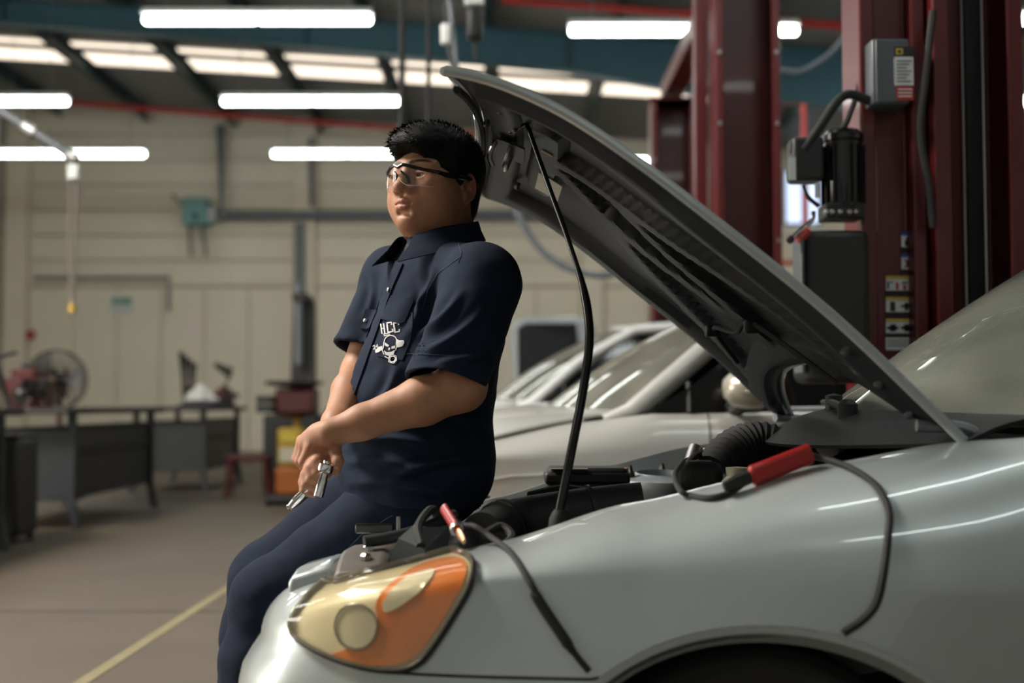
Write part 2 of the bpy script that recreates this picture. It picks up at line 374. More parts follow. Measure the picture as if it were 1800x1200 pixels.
def lerp_tab(tab, x):
    if x <= tab[0][0]: return tab[0][1]
    for (a, va), (b, vb) in zip(tab, tab[1:]):
        if x <= b:
            t = (x - a) / (b - a); t = t * t * (3 - 2 * t) * 0.4 + t * 0.6
            return va + (vb - va) * t
    return tab[-1][1]
class Shell:
    """half car body: profile swept along a plan curve; y mirrored about yc for the other side"""
    def __init__(self, plan, yc, ztop, otop, arches, sill=0.2, crease=0.70, dx=0.0, dz=1.0, xb=-0.28):
        self.yc = yc; self.ztop = ztop; self.otop = otop; self.arches = arches; self.sill = sill; self.crease = crease; self.xb = xb
        self.pts = crom([Vector((p[0], p[1], 0)) for p in plan], 14)
        add = []
        for (ax, az, rx, rz) in arches:
            pass
        P = self.pts; self.nrm = []
        for i in range(len(P)):
            t = (P[min(i + 1, len(P) - 1)] - P[max(i - 1, 0)]).normalized()
            self.nrm.append(Vector((-t.y, t.x, 0)))      # inward (towards the car's middle) for this travel direction
        self.cols = []
        for p, n in zip(P, self.nrm): self.cols.append(self.column(p, n))
    def zlow(self, x):
        z = self.sill
        for (ax, az, rx, rz) in self.arches:
            t = (x - ax) / rx
            if abs(t) < 1: z = max(z, az + rz * math.sqrt(1 - t * t))
        return z
    def column(self, p, n):
        x = p.x; f = min(1, max(0, (self.xb - x) / 0.18)); f = f * f * (3 - 2 * f)
        zt = lerp_tab(self.ztop, x); zc = min(self.crease, zt - 0.05) - 0.05 * f
        zl = self.zlow(x); ot = lerp_tab(self.otop, x)
        zl = min(zl, zc - 0.02)
        g = min(1, max(0, (p.y - 2.46) / 0.20)) if self.xb == -0.28 else 0.0
        g = g * g * (3 - 2 * g) * f
        tilt = 0.24 * min(1, max(0, (1.0 - (x - self.xb)) / 0.5)) if self.xb == -0.28 else 0.0
        def low(z):
            side = 0.035 * max(0, (0.42 - z) / 0.22) ** 1.5 + tilt * max(0, z - 0.50)
            b = (z - 0.46) / 0.12
            front = -0.045 * math.exp(-b * b) + 0.05 * max(0, (0.36 - z) / 0.16) ** 1.3 + 0.05 * max(0, (z - 0.52) / 0.15)
            return side * (1 - f) + front * f + 0.10 * g * max(0, (z - 0.48) / 0.13)
        out = []
        for k in range(15):
            z = zl + (zc - zl) * k / 14; out.append((z, low(z)))
        oc = out[-1][1]; A = math.radians(78)
        for k in range(1, 11):
            a = A * k / 10
            out.append((zc + (zt - zc) * math.sin(a) / math.sin(A), oc + ot * (1 - math.cos(a)) / (1 - math.cos(A))))
        pts = [Vector((p.x + n.x * o, p.y + n.y * o, z)) for z, o in out]
        return pts
    def rim(self, i): return self.cols[i][-1]
    def mir(self, v, s): return Vector((v.x, v.y if s > 0 else 2 * self.yc - v.y, v.z))
    def mesh(self, s, x0=-9, x1=99, lip=0.03, i0=None, i1=None):
        bm = BM(); idx = [i for i, p in enumerate(self.pts) if x0 <= p.x <= x1]
        if i0 is not None: idx = list(range(i0, i1 + 1))
        R = []
        for i in idx:
            c = list(self.cols[i]); n = self.nrm[i]
            if lip: c = c + [c[-1] + n * lip * 0.7 + Vector((0, 0, 0.001)), c[-1] + n * lip + Vector((0, 0, -0.05))]
            R.append([bm.verts.new(self.mir(v, s)) for v in c])
        for a, b in zip(R, R[1:]):
            for k in range(len(a) - 1):
                q = (a[k], a[k + 1], b[k + 1], b[k])
                bm.faces.new(q if s > 0 else q[::-1])
        return bm
    def arch_lip(self, s, j, w=0.03):
        ax, az, rx, rz = self.arches[j]; bm = BM(); prev = None
        for k in range(41):
            a = math.pi * k / 40; x = ax - rx * math.cos(a) * 0.999; z = az + rz * math.sin(a)
            i = min(range(len(self.pts)), key=lambda q: abs(self.pts[q].x - x) + (0 if self.pts[q].y < self.yc - 0.4 else 9))
            i = max(1, min(len(self.pts) - 2, i)); j2 = i + 1 if self.pts[i].x <= x else i - 1
            den = self.pts[j2].x - self.pts[i].x; tt = (x - self.pts[i].x) / den if abs(den) > 1e-6 else 0
            def ysurf(q):
                c = self.cols[q]; k = next((n_ for n_ in range(len(c) - 1) if c[n_ + 1].z >= z), 0)
                return c[k].y if z >= c[0].z else c[0].y
            y = ysurf(i) + (ysurf(j2) - ysurf(i)) * max(0, min(1, tt))
            ring = []
            for (o, dr) in ((-0.004, 0.0), (-0.004, -0.012), (0.015, -w), (0.14, -w), (0.14, 0.0)):
                v = Vector((ax - (rx + dr) * math.cos(a), y + o, az + (rz + dr) * math.sin(a)))
                ring.append(bm.verts.new(self.mir(v, s)))
            if prev:
                for q in range(4): bm.faces.new((prev[q], prev[q + 1], ring[q + 1], ring[q]))
            prev = ring
        return bm
def wheel(parent, x, y, s, r=0.30, spokes=7):
    """s=+1: outer face towards -y"""
    d = -1 if s > 0 else 1
    t = obj('tyre', lathe(BM(), [(r * 0.66, 0.0), (r * 0.9, -0.012), (r * 0.985, 0.02), (r, 0.06), (r, 0.14), (r * 0.98, 0.18), (r * 0.66, 0.2)], (x, y - d * 0.0 , r), (0, -d, 0), 40), MATS['rubber'], parent)
    w_ = obj('wheel_rim', lathe(BM(), [(r * 0.67, 0.0), (r * 0.64, 0.03), (r * 0.6, 0.09), (0.0, 0.09)], (x, y, r), (0, -d, 0), 32), MATS['alloy'], parent)
    b = BM()
    for k in range(spokes):
        a = 2 * math.pi * k / spokes
        box(b, (x + math.cos(a) * r * 0.36, y - d * 0.035, r + math.sin(a) * r * 0.36), (r * 0.62, 0.03, 0.045), Matrix.Rotation(-a, 3, 'Y'))
    obj('spokes', b, MATS['alloy'], parent)

# ---------------------------------------------------------------- main car: silver sedan with its hood up
YC = 2.88
car = thing('sedan', 'silver sedan with its hood propped open and an amber and cream headlight', 'car', (1.3, YC, 0))
ZT = [(-0.52, 0.665), (-0.42, 0.675), (-0.30, 0.70), (-0.07, 0.745), (0.2, 0.818), (0.5, 0.883), (0.81, 0.935), (1.0, 0.95), (2.4, 0.965), (3.3, 0.985), (3.8, 0.98)]
OT = [(-0.52, 0.10), (-0.35, 0.12), (-0.1, 0.19), (0.3, 0.205), (0.75, 0.20), (1.05, 0.075), (3.2, 0.075), (3.6, 0.15), (3.8, 0.2)]
ARCH = [(0.41, 0.28, 0.42, 0.362), (3.0, 0.28, 0.42, 0.362)]
PLAN = [(-0.405, YC), (-0.445, 2.64), (-0.475, 2.42), (-0.415, 2.235), (-0.30, 2.13), (-0.15, 2.075), (0.05, 2.045), (0.3, 2.03), (0.8, 2.02), (1.5, 2.02), (2.5, 2.025), (3.2, 2.05), (3.62, 2.14), (3.82, 2.4), (3.86, YC)]
SH = Shell(PLAN, YC, ZT, OT, ARCH, dx=0)
iF = min(i for i, p in enumerate(SH.pts) if p.x > -0.20 and p.y < 2.5)
iD = min(i for i, p in enumerate(SH.pts) if p.x > 0.96 and p.y < 2.5)
iR = min(i for i, p in enumerate(SH.pts) if p.x > 2.1 and p.y < 2.5)
nP = len(SH.pts) - 1
for s in (1, -1):
    obj('front_bumper', SH.mesh(s, i0=0, i1=iF, lip=0.02), MATS['paint_silver'], car)
    obj('fender', SH.mesh(s, i0=iF, i1=iD), MATS['paint_silver'], car)
    dd = obj('door', SH.mesh(s, i0=iD, i1=iR), MATS['paint_silver'], car)
    obj('rear_quarter', SH.mesh(s, i0=iR, i1=nP), MATS['paint_silver'], car)
    for j in (0, 1): obj('arch_lip', SH.arch_lip(s, j), MATS['paint_silver'], car)
    for x in (0.41, 3.0): wheel(car, x, 2.07 if s > 0 else 2 * YC - 2.07, s)
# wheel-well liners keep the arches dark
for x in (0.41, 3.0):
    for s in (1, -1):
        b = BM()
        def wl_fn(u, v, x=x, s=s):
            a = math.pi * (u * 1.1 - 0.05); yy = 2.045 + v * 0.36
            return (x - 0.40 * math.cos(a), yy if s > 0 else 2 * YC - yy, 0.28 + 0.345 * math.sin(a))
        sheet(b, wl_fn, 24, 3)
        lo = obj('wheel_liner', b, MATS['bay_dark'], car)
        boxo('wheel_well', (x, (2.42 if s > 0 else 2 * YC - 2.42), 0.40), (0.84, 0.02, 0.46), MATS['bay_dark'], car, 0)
# seam between bumper and fender, door seam: thin dark strips on the surface
def seam(i, k0, k1, s, nm='panel_seam'):
    pts = [SH.mir(SH.cols[i][k] - SH.nrm[i] * 0.0006, s) for k in range(k0, k1 + 1)]
    obj(nm, tube(BM(), pts, 0.0028, 5), MATS['black'], car)
def hseam(i0, i1, z, s):
    pts = []
    for i in range(i0, i1 + 1):
        c = SH.cols[i]; k = min(range(len(c)), key=lambda q: abs(c[q].z - z)); k = max(1, min(k, len(c) - 2))
        a, b = (c[k], c[k + 1]) if c[k].z <= z else (c[k - 1], c[k]); t = max(0, min(1, (z - a.z) / max(1e-6, b.z - a.z)))
        pts.append(SH.mir(a.lerp(b, t) - SH.nrm[i] * 0.0006, s))
    obj('panel_seam', tube(BM(), pts, 0.0028, 5), MATS['black'], car)
for s in (1, -1):
    seam(iD, 0, 24, s)
    hseam(min(i for i, p in enumerate(SH.pts) if p.x > -0.21 and p.y < 2.5), min(i for i, p in enumerate(SH.pts) if p.x > 0.13 and p.y < 2.5), 0.555, s)
# lower grille and fog recess on the bumper, under-grille bar
b = BM()
for s in (1, -1):
    pass
obj('lower_grille', sheet(BM(), lambda u, v: (-0.428 + 0.0 * abs(2 * u - 1) ** 3, 2.45 + u * 0.86, 0.27 + v * 0.10), 20, 3, 0.01), MATS['black'], car)
obj('number_plate', box(BM(), (-0.456, YC, 0.44), (0.008, 0.34, 0.12)), MATS['white_plastic'], car)

# patches traced on a surface -------------------------------------------------
from mathutils.geometry import delaunay_2d_cdt
def in_poly(p, poly):
    c = False; n = len(poly); j = n - 1
    for i in range(n):
        a, b = poly[i], poly[j]
        if (a[1] > p[1]) != (b[1] > p[1]) and p[0] < (b[0] - a[0]) * (p[1] - a[1]) / (b[1] - a[1]) + a[0]: c = not c
        j = i
    return c
def patch(outline, mapper, step, off, thick=0.003, smooth_n=4):
    """outline in 2D -> triangulated plate on a surface. mapper(p)->(point, normal) or None"""
    ol = [tuple(p)[:2] for p in crom([Vector((p[0], p[1], 0)) for p in outline] + [Vector((outline[0][0], outline[0][1], 0))], smooth_n)][:-1] if smooth_n else list(outline)
    xs = [p[0] for p in ol]; ys = [p[1] for p in ol]
    pts = [Vector(p) for p in ol]; nb = len(pts)
    x = min(xs) + step * 0.5
    while x < max(xs):
        y = min(ys) + step * 0.5
        while y < max(ys):
            if in_poly((x, y), ol) and min((x - q[0]) ** 2 + (y - q[1]) ** 2 for q in ol) > (step * 0.45) ** 2: pts.append(Vector((x, y)))
            y += step
        x += step
    r = delaunay_2d_cdt(pts, [(i, (i + 1) % nb) for i in range(nb)], [], 0, 1e-6)
    V, Fc = r[0], r[2]
    hit = [mapper(v) for v in V]
    bm = BM(); top = []; bot = []
    for h in hit:
        if h is None: top.append(None); bot.append(None); continue
        p, n = h
        top.append(bm.verts.new(p + n * off)); bot.append(bm.verts.new(p + n * (off - thick)))
    edges = {}
    for f in Fc:
        c = sum((Vector(V[i]) for i in f), Vector((0, 0))) / len(f)
        if not in_poly(c, ol) or any(top[i] is None for i in f): continue
        try:
            bm.faces.new([top[i] for i in f]); bm.faces.new([bot[i] for i in reversed(f)])
        except ValueError: continue
        for k in range(len(f)):
            a, b_ = f[k], f[(k + 1) % len(f)]; key = (min(a, b_), max(a, b_)); edges[key] = edges.get(key, 0) + 1
    for (a, b_), c in edges.items():
        if c == 1:
            try: bm.faces.new((top[a], bot[a], bot[b_], top[b_]))
            except ValueError: pass
    for v in [v for v in bm.verts if not v.link_faces]: bm.verts.remove(v)
    return bm
def bvh_of(*bms):
    allv = []; allf = []
    for bm in bms:
        bm.verts.ensure_lookup_table(); o = len(allv); bm.verts.index_update()
        allv += [v.co.copy() for v in bm.verts]; allf += [[v.index + o for v in f.verts] for f in bm.faces]
    return BVHTree.FromPolygons(allv, allf)
CAMP = Vector((0, 0, CAMZ))
def cam_mapper(bvh):
    def f(p):
        d = (at(p[0], p[1], 3.0) - CAMP).normalized(); h = bvh.ray_cast(CAMP, d)
        if h[0] is None: return None
        n = h[1]
        if n.dot(d) > 0: n = -n
        return h[0], n
    return f
tmp = SH.mesh(1, i0=0, i1=iD, lip=0); BODY = bvh_of(tmp); tmp.free(); bmap = cam_mapper(BODY)
_bm0 = bmap
def bmap(p):
    q = _bm0(p); px = p[0]
    while (q is None or q[0].y > 2.45) and px < p[0] + 90:
        px += 2; q = _bm0((px, p[1]))
    return q
HL = [(516, 1100), (530, 1072), (570, 1030), (630, 992), (700, 974), (770, 971), (815, 979), (833, 998), (828, 1030), (800, 1080), (765, 1135), (738, 1166), (700, 1179), (640, 1173), (575, 1152), (530, 1126)]
def shrink(poly, f, c=None):
    cx = sum(p[0] for p in poly) / len(poly) if c is None else c[0]; cy = sum(p[1] for p in poly) / len(poly) if c is None else c[1]
    return [(cx + (p[0] - cx) * f, cy + (p[1] - cy) * f) for p in poly]
AMB = [(600, 1165), (585, 1152), (640, 1130), (668, 1095), (664, 1062), (690, 1030), (735, 1000), (790, 985), (818, 992), (820, 1015), (795, 1065), (760, 1120), (735, 1152), (700, 1168), (650, 1170)]
RND = [(632 + 36 * math.cos(a) * (1.0), 1102 + 40 * math.sin(a)) for a in [2 * math.pi * k / 16 for k in range(16)]]
GLINT = [(676, 1060), (700, 1035), (732, 1016), (764, 1008), (760, 1024), (732, 1048), (700, 1070), (680, 1076)]  # white highlight over the signal bulb, painted as a pale patch
def headlight(parent, s):
    h = None
    defs = [('lamp_bowl', HL, 14, 0.004, 0.003, 'lamp_cream'), ('turn_signal_reflector', AMB, 12, 0.0075, 0.004, 'lamp_amber'), ('projector_reflector', RND, 9, 0.010, 0.006, 'lamp_silver'),
            ('bulb_highlight', GLINT, 9, 0.0105, 0.004, 'lamp_silver'), ('lens', HL, 14, 0.017, 0.0012, 'lamp_lens')]
    for (nm, ol, st, off, th, m) in defs:
        bm = patch(ol, bmap, st, off, th)
        if s < 0:
            for v in bm.verts: v.co.y = 2 * YC - v.co.y
        if nm == 'lamp_bowl': h = obj('headlight', bm, MATS[m], parent)
        else: obj(nm, bm, MATS[m], h)
    rp_ = [bmap(p) for p in RND + RND[:1]]
    rp_ = [q[0] + q[1] * 0.013 for q in rp_ if q]
    obj('projector_ring', tube(BM(), [v if s > 0 else Vector((v.x, 2 * YC - v.y, v.z)) for v in rp_], 0.0022, 6), MATS['alloy'], h)
    # dark gasket round the lens
    ol = crom([Vector((p[0], p[1], 0)) for p in HL + HL[:1]], 4)
    pts = []
    for p in ol:
        q = bmap(p)
        if q: v = q[0] + q[1] * 0.009; pts.append(v if s > 0 else Vector((v.x, 2 * YC - v.y, v.z)))
    obj('gasket', tube(BM(), pts, 0.0055, 6), MATS['black'], h)
for s in (1, -1):
    headlight(car, s)

# engine bay shell ---------------------------------------------------------
def bay_wall(u, v, s):
    i = int(iF - 12 + u * (iD - iF + 12)); c = SH.rim(i) + SH.nrm[i] * 0.03
    p = Vector((c.x, c.y + 0.06 * v, c.z - 0.05 - 0.35 * v))
    return SH.mir(p, s)
for s in (1, -1):
    obj('inner_fender', sheet(BM(), lambda u, v: bay_wall(u, v, s), 60, 4), MATS['paint_inner'], car)
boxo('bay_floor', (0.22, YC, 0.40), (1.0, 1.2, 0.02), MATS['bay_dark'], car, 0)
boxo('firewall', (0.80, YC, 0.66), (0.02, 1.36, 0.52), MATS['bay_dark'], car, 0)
# radiator support across the nose, condenser behind the grille
def rs(u): return Vector((-0.285 + 0.125 * math.exp(-((u - 0.5) / 0.25) ** 4) + 0.06 * abs(2 * u - 1) ** 2 * -0.2 + 0.03 * (2 * u - 1) ** 2, 2.27 + u * 1.22, 0.715 - 0.03 * abs(2 * u - 1) ** 6 - 0.035 * math.exp(-((u - 0.5) / 0.22) ** 2)))
obj('radiator_support', loft(BM(), [[rs(u / 16) + Vector(q) for q in ((-0.055, 0, 0.0), (-0.05, 0, 0.012), (0.03, 0, 0.018), (0.045, 0, 0.008), (0.045, 0, -0.05), (-0.055, 0, -0.05))] for u in range(17)]), MATS['support_brown'], car, bevel=0.006)
obj('grille_cover', loft(BM(), [[rs(u / 16) + Vector(q) for q in ((-0.145, 0, -0.035), (-0.14, 0, -0.022), (-0.075, 0, -0.004), (-0.06, 0, -0.01), (-0.06, 0, -0.06), (-0.145, 0, -0.06))] for u in range(1, 16)]), MATS['paint_silver'], car, bevel=0.01)
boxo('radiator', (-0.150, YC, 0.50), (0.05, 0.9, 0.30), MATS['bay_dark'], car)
for k in range(5): obj('support_bolt', lathe(BM(), [(0.011, 0), (0.011, 0.008), (0.007, 0.012), (0, 0.013)], rs(0.05 + k * 0.06) + Vector((0.0, 0, 0.014)), (0, 0, 1), 6), MATS['steel'], car)
# latch gear near the lamp
obj('hood_latch', box(BM(), (-0.285, 2.62, 0.742), (0.08, 0.03, 0.02)), MATS['dark_steel'], car, bevel=0.004)
p = at(700, 935, 2.45)
obj('hood_stop_pin', tube(BM(), [p + Vector((0, 0, -0.05)), p + Vector((0, 0, 0.03))], [0.004, 0.0035], 8), MATS['steel'], car)
p = at(720, 925, 2.5)
obj('washer_pipe', tube(BM(), crom([at(640, 952, 2.40), at(690, 944, 2.42), at(740, 930, 2.46), at(800, 905, 2.52)], 6), 0.012, 10), MATS['plastic_trim'], car)
obj('support_bracket', loft(BM(), [[at(700, 965, 2.36) + Vector(q) * 1.0 for q in ((-.03, 0, -.05), (.04, 0, -.05), (.05, 0, 0.0), (0, 0, 0.02))], [at(752, 918, 2.52) + Vector(q) for q in ((-.03, 0, -.05), (.04, 0, -.05), (.05, 0, 0.0), (0, 0, 0.02))]]), MATS['paint_inner'], car)
for (px, py, Y) in ((742, 925, 2.50), (757, 912, 2.55)):
    obj('support_bolt', lathe(BM(), [(0.012, 0), (0.012, 0.008), (0.006, 0.011), (0.006, 0.022), (0, 0.023)], at(px, py, Y), (0, 0, 1), 6), MATS['steel'], car)
# air intake
ip = [at(850, 945, 2.50), at(900, 922, 2.60), at(975, 908, 2.64), at(1060, 897, 2.66), at(1130, 890, 2.66)]
obj('air_intake', tube(BM(), crom(ip, 6), 0.052, 20), MATS['plastic_trim'], car)
for t_ in (0.16, 0.22, 0.7):
    q = crom(ip, 10); k = int(t_ * (len(q) - 2)); obj('intake_clamp', tube(BM(), [q[k], q[k].lerp(q[k + 1], 0.6)], 0.058, 20), MATS['black'], car)
box_i = obj('air_box', box(BM(), (0.36, 2.62, 0.66), (0.36, 0.20, 0.22)), MATS['plastic_trim'], car, bevel=0.02)
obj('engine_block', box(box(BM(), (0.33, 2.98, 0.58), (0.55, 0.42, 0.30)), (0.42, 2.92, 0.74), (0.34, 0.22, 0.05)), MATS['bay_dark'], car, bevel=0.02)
fb = obj('fuse_box', box(BM(), at(1030, 862, 3.16), (0.20, 0.14, 0.12)), MATS['plastic_trim'], car, bevel=0.012)
obj('fuse_box_lid', box(BM(), at(1030, 838, 3.16), (0.21, 0.15, 0.03)), MATS['black'], car, bevel=0.008)
obj('warning_label', box(BM(), at(1000, 829, 3.10) + Vector((0, 0, 0.008)), (0.09, 0.05, 0.002)), MATS['sticker'], car)
obj('connector', box(BM(), at(1097, 836, 3.20), (0.02, 0.03, 0.04)), MATS['orange_paint'], car, bevel=0.003)
# strut tower on the far side
c = at(1160, 838, 3.34)
st = obj('strut_tower', lathe(BM(), [(0.13, -0.16), (0.125, -0.02), (0.115, 0.0), (0.066, 0.008), (0.062, 0.012), (0.058, -0.03), (0, -0.03)], c, (0, -0.08, 1), 28), MATS['paint_inner'], car)
for k in range(3):
    a = math.radians(80 + 120 * k); q = c + Vector((math.cos(a) * 0.088, math.sin(a) * 0.088, 0.002))
    obj('strut_nut', lathe(BM(), [(0.014, 0), (0.014, 0.012), (0.009, 0.016), (0.006, 0.03), (0, 0.031)], q, (0, 0, 1), 6), MATS['black'], car)
# ribbed hose and brake gear
rp = crom([at(1255, 830, 2.95), at(1290, 792, 3.0), at(1335, 778, 3.02), at(1390, 800, 3.0), at(1420, 840, 2.95)], 10)
obj('ribbed_hose', tube(BM(), rp, [0.048 + 0.006 * (i % 2) for i in range(len(rp))], 18), MATS['rubber'], car)
obj('brake_reservoir', lathe(BM(), [(0.03, -0.05), (0.032, 0.0), (0.022, 0.01), (0.024, 0.028), (0, 0.03)], at(1296, 845, 2.62), (0, 0, 1), 18), MATS['cream_plastic'], car)
obj('brake_booster', lathe(BM(), [(0.0, 0), (0.09, 0.0), (0.11, 0.04), (0.11, 0.08), (0.0, 0.1)], (0.68, 2.62, 0.80), (1, 0, 0.1), 24), MATS['black_gloss'], car)
obj('motor_housing', box(BM(), at(1230, 842, 2.72), (0.09, 0.10, 0.08)), MATS['plastic_trim'], car, bevel=0.02)
for i, P in enumerate(([(1090, 845, 3.2), (1105, 855, 3.15), (1120, 880, 3.1)], [(1200, 830, 2.9), (1225, 800, 2.95), (1260, 805, 3.0), (1280, 850, 2.9)], [(1330, 800, 3.1), (1370, 815, 2.95), (1390, 850, 2.8)],
                       [(850, 940, 2.42), (880, 925, 2.45), (900, 945, 2.42), (870, 968, 2.36)], [(740, 960, 2.36), (735, 925, 2.42), (760, 895, 2.5), (775, 925, 2.5)], [(930, 870, 2.95), (990, 858, 3.0), (1060, 868, 3.0)])):
    obj('engine_hose', tube(BM(), crom([at(*q) for q in P], 8), 0.009, 8), MATS['rubber'], car)
for (px, py, Y) in ((1215, 800, 3.05), (1235, 808, 3.05)):
    obj('pipe_fitting', tube(BM(), [at(px, py + 12, Y), at(px + 8, py - 12, Y + 0.03)], 0.018, 10), MATS['steel'], car)

# cowl, windshield, roof ----------------------------------------------------
def ws(u, v):      # u across (0 near .. 1 far), v up
    q = (2 * u - 1); bx = 0.72 + 0.24 * q * q; bz = 0.968 - 0.01 * q * q; tx = 1.45 + 0.12 * q * q; tz = 1.452 - 0.03 * q * q
    yb = YC + q * 0.62; yt = YC + q * 0.53
    return Vector((bx + (tx - bx) * v - 0.03 * math.sin(math.pi * v), yb + (yt - yb) * v, bz + (tz - bz) * v))
obj('windshield', sheet(BM(), ws, 28, 14, 0.004), MATS['windshield_glass'], car)
def cowl_fn(u, v):
    q = 2 * u - 1; a = ws(u, 0.04) + Vector((0.0, 0, -0.006)); fx = 0.60 + 0.20 * abs(q) ** 2.2
    f = Vector((fx, YC + q * 0.665, 0.905 + 0.02 * q * q)); p = f.lerp(a, v); p.z += 0.012 * math.sin(math.pi * v); return p
obj('cowl_panel', sheet(BM(), cowl_fn, 30, 6, 0.008), MATS['plastic_trim'], car)
for k in range(9):
    obj('cowl_vent_slat', tube(BM(), [cowl_fn(0.2 + k * 0.03, 0.3) + Vector((0, 0, 0.004)), cowl_fn(0.2 + k * 0.03, 0.8) + Vector((0, 0, 0.004))], 0.004, 6), MATS['black'], car)
wp = [cowl_fn(0.35, 0.7) + Vector((0, 0, 0.02)), ws(0.45, 0.03) + Vector((-0.02, 0, 0.02)), ws(0.72, 0.05) + Vector((-0.015, 0, 0.015)), ws(0.95, 0.07) + Vector((-0.012, 0, 0.014))]
obj('wiper_arm', tube(BM(), wp, [0.012, 0.009, 0.007, 0.005], 8), MATS['black'], car)
obj('wiper_pivot', lathe(BM(), [(0.022, -0.02), (0.022, 0.012), (0.012, 0.022), (0, 0.023)], wp[0], (0, 0, 1), 16), MATS['black'], car)
obj('wiper_pivot_cap', lathe(BM(), [(0.02, -0.02), (0.02, 0.014), (0, 0.02)], at(1466, 706, 2.9), (0, 0, 1), 14), MATS['black'], car)
def rf(u, v):
    q = 2 * u - 1; a = ws(u, 1.0); b_ = Vector((2.55 - 0.08 * q * q, YC + q * 0.52, 1.44 - 0.03 * q * q)); p = a.lerp(b_, v); p.z += 0.035 * math.sin(math.pi * v); return p
obj('roof', sheet(BM(), rf, 16, 12, 0.02), MATS['paint_silver'], car)
def rw(u, v):
    q = 2 * u - 1; a = rf(u, 1.0); b_ = Vector((3.25 - 0.15 * q * q, YC + q * 0.62, 0.985)); return a.lerp(b_, v)
obj('rear_window', sheet(BM(), rw, 16, 8, 0.004), MATS['dark_glass'], car)
obj('trunk_lid', sheet(BM(), lambda u, v: Vector((3.15 + v * 0.62 - 0.1 * (2 * u - 1) ** 2 * v, YC + (2 * u - 1) * (0.66 - 0.1 * v), 0.99 + 0.02 * math.sin(math.pi * u) - 0.05 * v * v)), 16, 8, 0.02), MATS['paint_silver'], car)
for s in (0, 1):
    u = float(s)
    a0, a1 = ws(u, 0), ws(u, 1); r1 = rf(u, 1.0); r2 = rw(u, 1.0)
    obj('pillar', tube(BM(), [a0, a1, rf(u, 0.5), r1, r2], 0.032, 8), MATS['paint_silver'], car)
    yb = 2.10 if s == 0 else 2 * YC - 2.10
    poly = [Vector((1.02, yb, 0.95)), a1.lerp(a0, 0.05), r1, Vector((r2.x - 0.05, yb, 0.975))]
    b = BM(); b.faces.new([b.verts.new(q) for q in poly]); bmesh.ops.solidify(b, geom=b.faces[:], thickness=0.004)
    obj('side_window', b, MATS['dark_glass'], car)
# cabin: dash, seats, so the glass shows something behind it
obj('dashboard', sheet(BM(), lambda u, v: Vector((0.86 + 0.20 * (2 * u - 1) ** 2 * (1 - v) + v * 0.40, YC + (2 * u - 1) * 0.60, 0.955 - 0.03 * v * v)), 16, 6, 0.03), MATS['fabric_dark'], car)
for y in (2.55, 3.2):
    obj('seat_back', box(BM(), (1.95, y, 0.92), (0.16, 0.48, 0.62), Matrix.Rotation(0.25, 3, 'Y')), MATS['fabric_dark'], car, bevel=0.05)
    obj('head_restraint', box(BM(), (2.05, y, 1.30), (0.10, 0.26, 0.18)), MATS['fabric_dark'], car, bevel=0.04)
obj('steering_wheel', tube(BM(), [Vector((1.42 + 0.07 * math.sin(a), 2.52 + 0.19 * math.cos(a), 0.98 + 0.17 * math.sin(a))) for a in [2 * math.pi * k / 28 for k in range(29)]], 0.015, 8), MATS['black'], car)

# hood ----------------------------------------------------------------------
EP = [at(1690, 775, 2.25), at(1600, 688, 2.25), at(1500, 592, 2.25), at(1400, 505, 2.25), at(1250, 386, 2.25), at(1120, 286, 2.25), at(1000, 205, 2.25), at(900, 156, 2.25), at(830, 133, 2.25), at(782, 124, 2.25)]
EP = crom([Vector((p.x, 0, p.z)) for p in EP], 8)
LEN = [0]
for a, b_ in zip(EP, EP[1:]): LEN.append(LEN[-1] + (b_ - a).length)
def prof_pt(u):
    L = u * LEN[-1]
    if u >= 1: d = (EP[-1] - EP[-4]).normalized(); return EP[-1] + d * (L - LEN[-1]), d
    for k in range(len(EP) - 1):
        if LEN[k + 1] >= L:
            t = (L - LEN[k]) / (LEN[k + 1] - LEN[k]); return EP[k].lerp(EP[k + 1], t), (EP[min(k + 2, len(EP) - 1)] - EP[max(k - 1, 0)]).normalized()
HW = 0.655
def hood_pt(u, v, d=0.0):
    """u: 0 rear edge .. 1 front edge; v -1 near .. 1 far; d depth below outer skin"""
    u0 = 0.17 * (1 - abs(v) ** 3.0); u1 = 1.0 - 0.028 * (1 - v * v)
    uu = u0 + (u1 - u0) * u
    p, t = prof_pt(uu); n = Vector((-t.z, 0, t.x)); n = -n if n.z < 0 else n
    cf_ = min(1, max(0, (uu - 0.5) / 0.35)); crown = (0.028 + 0.032 * cf_ * cf_ * (3 - 2 * cf_)) * (1 - v * v)
    wv = v * (HW - 0.05 * max(0, uu - 0.55) ** 1.5)
    return Vector((p.x, YC + wv, p.z)) + n * (crown - d)
hood = obj('hood', sheet(BM(), lambda a, b_: hood_pt(a, 2 * b_ - 1, 0.0), 60, 30, 0.007), MATS['paint_silver'], car)
for (nm_, e0, e1) in (('hood_hem', (0, -1), (1, -1)), ('hood_hem', (0, 1), (1, 1)), ('hood_hem', (1, -1), (1, 1))):
    obj(nm_, tube(BM(), [hood_pt(e0[0] + (e1[0] - e0[0]) * k / 40, e0[1] + (e1[1] - e0[1]) * k / 40, 0.004) for k in range(41)], 0.0085, 8), MATS['paint_silver'], hood)
RIBS = [((0.95, -0.86), (0.03, -0.90)), ((0.95, 0.86), (0.03, 0.90)), ((0.80, -0.05), (0.10, -0.72)), ((0.80, 0.05), (0.10, 0.72)), ((0.60, -0.18), (0.07, 0.0)), ((0.60, 0.18), (0.07, 0.0)), ((0.93, -0.8), (0.93, 0.8)), ((0.82, -0.5), (0.82, 0.5)), ((0.07, -0.85), (0.07, 0.85))]
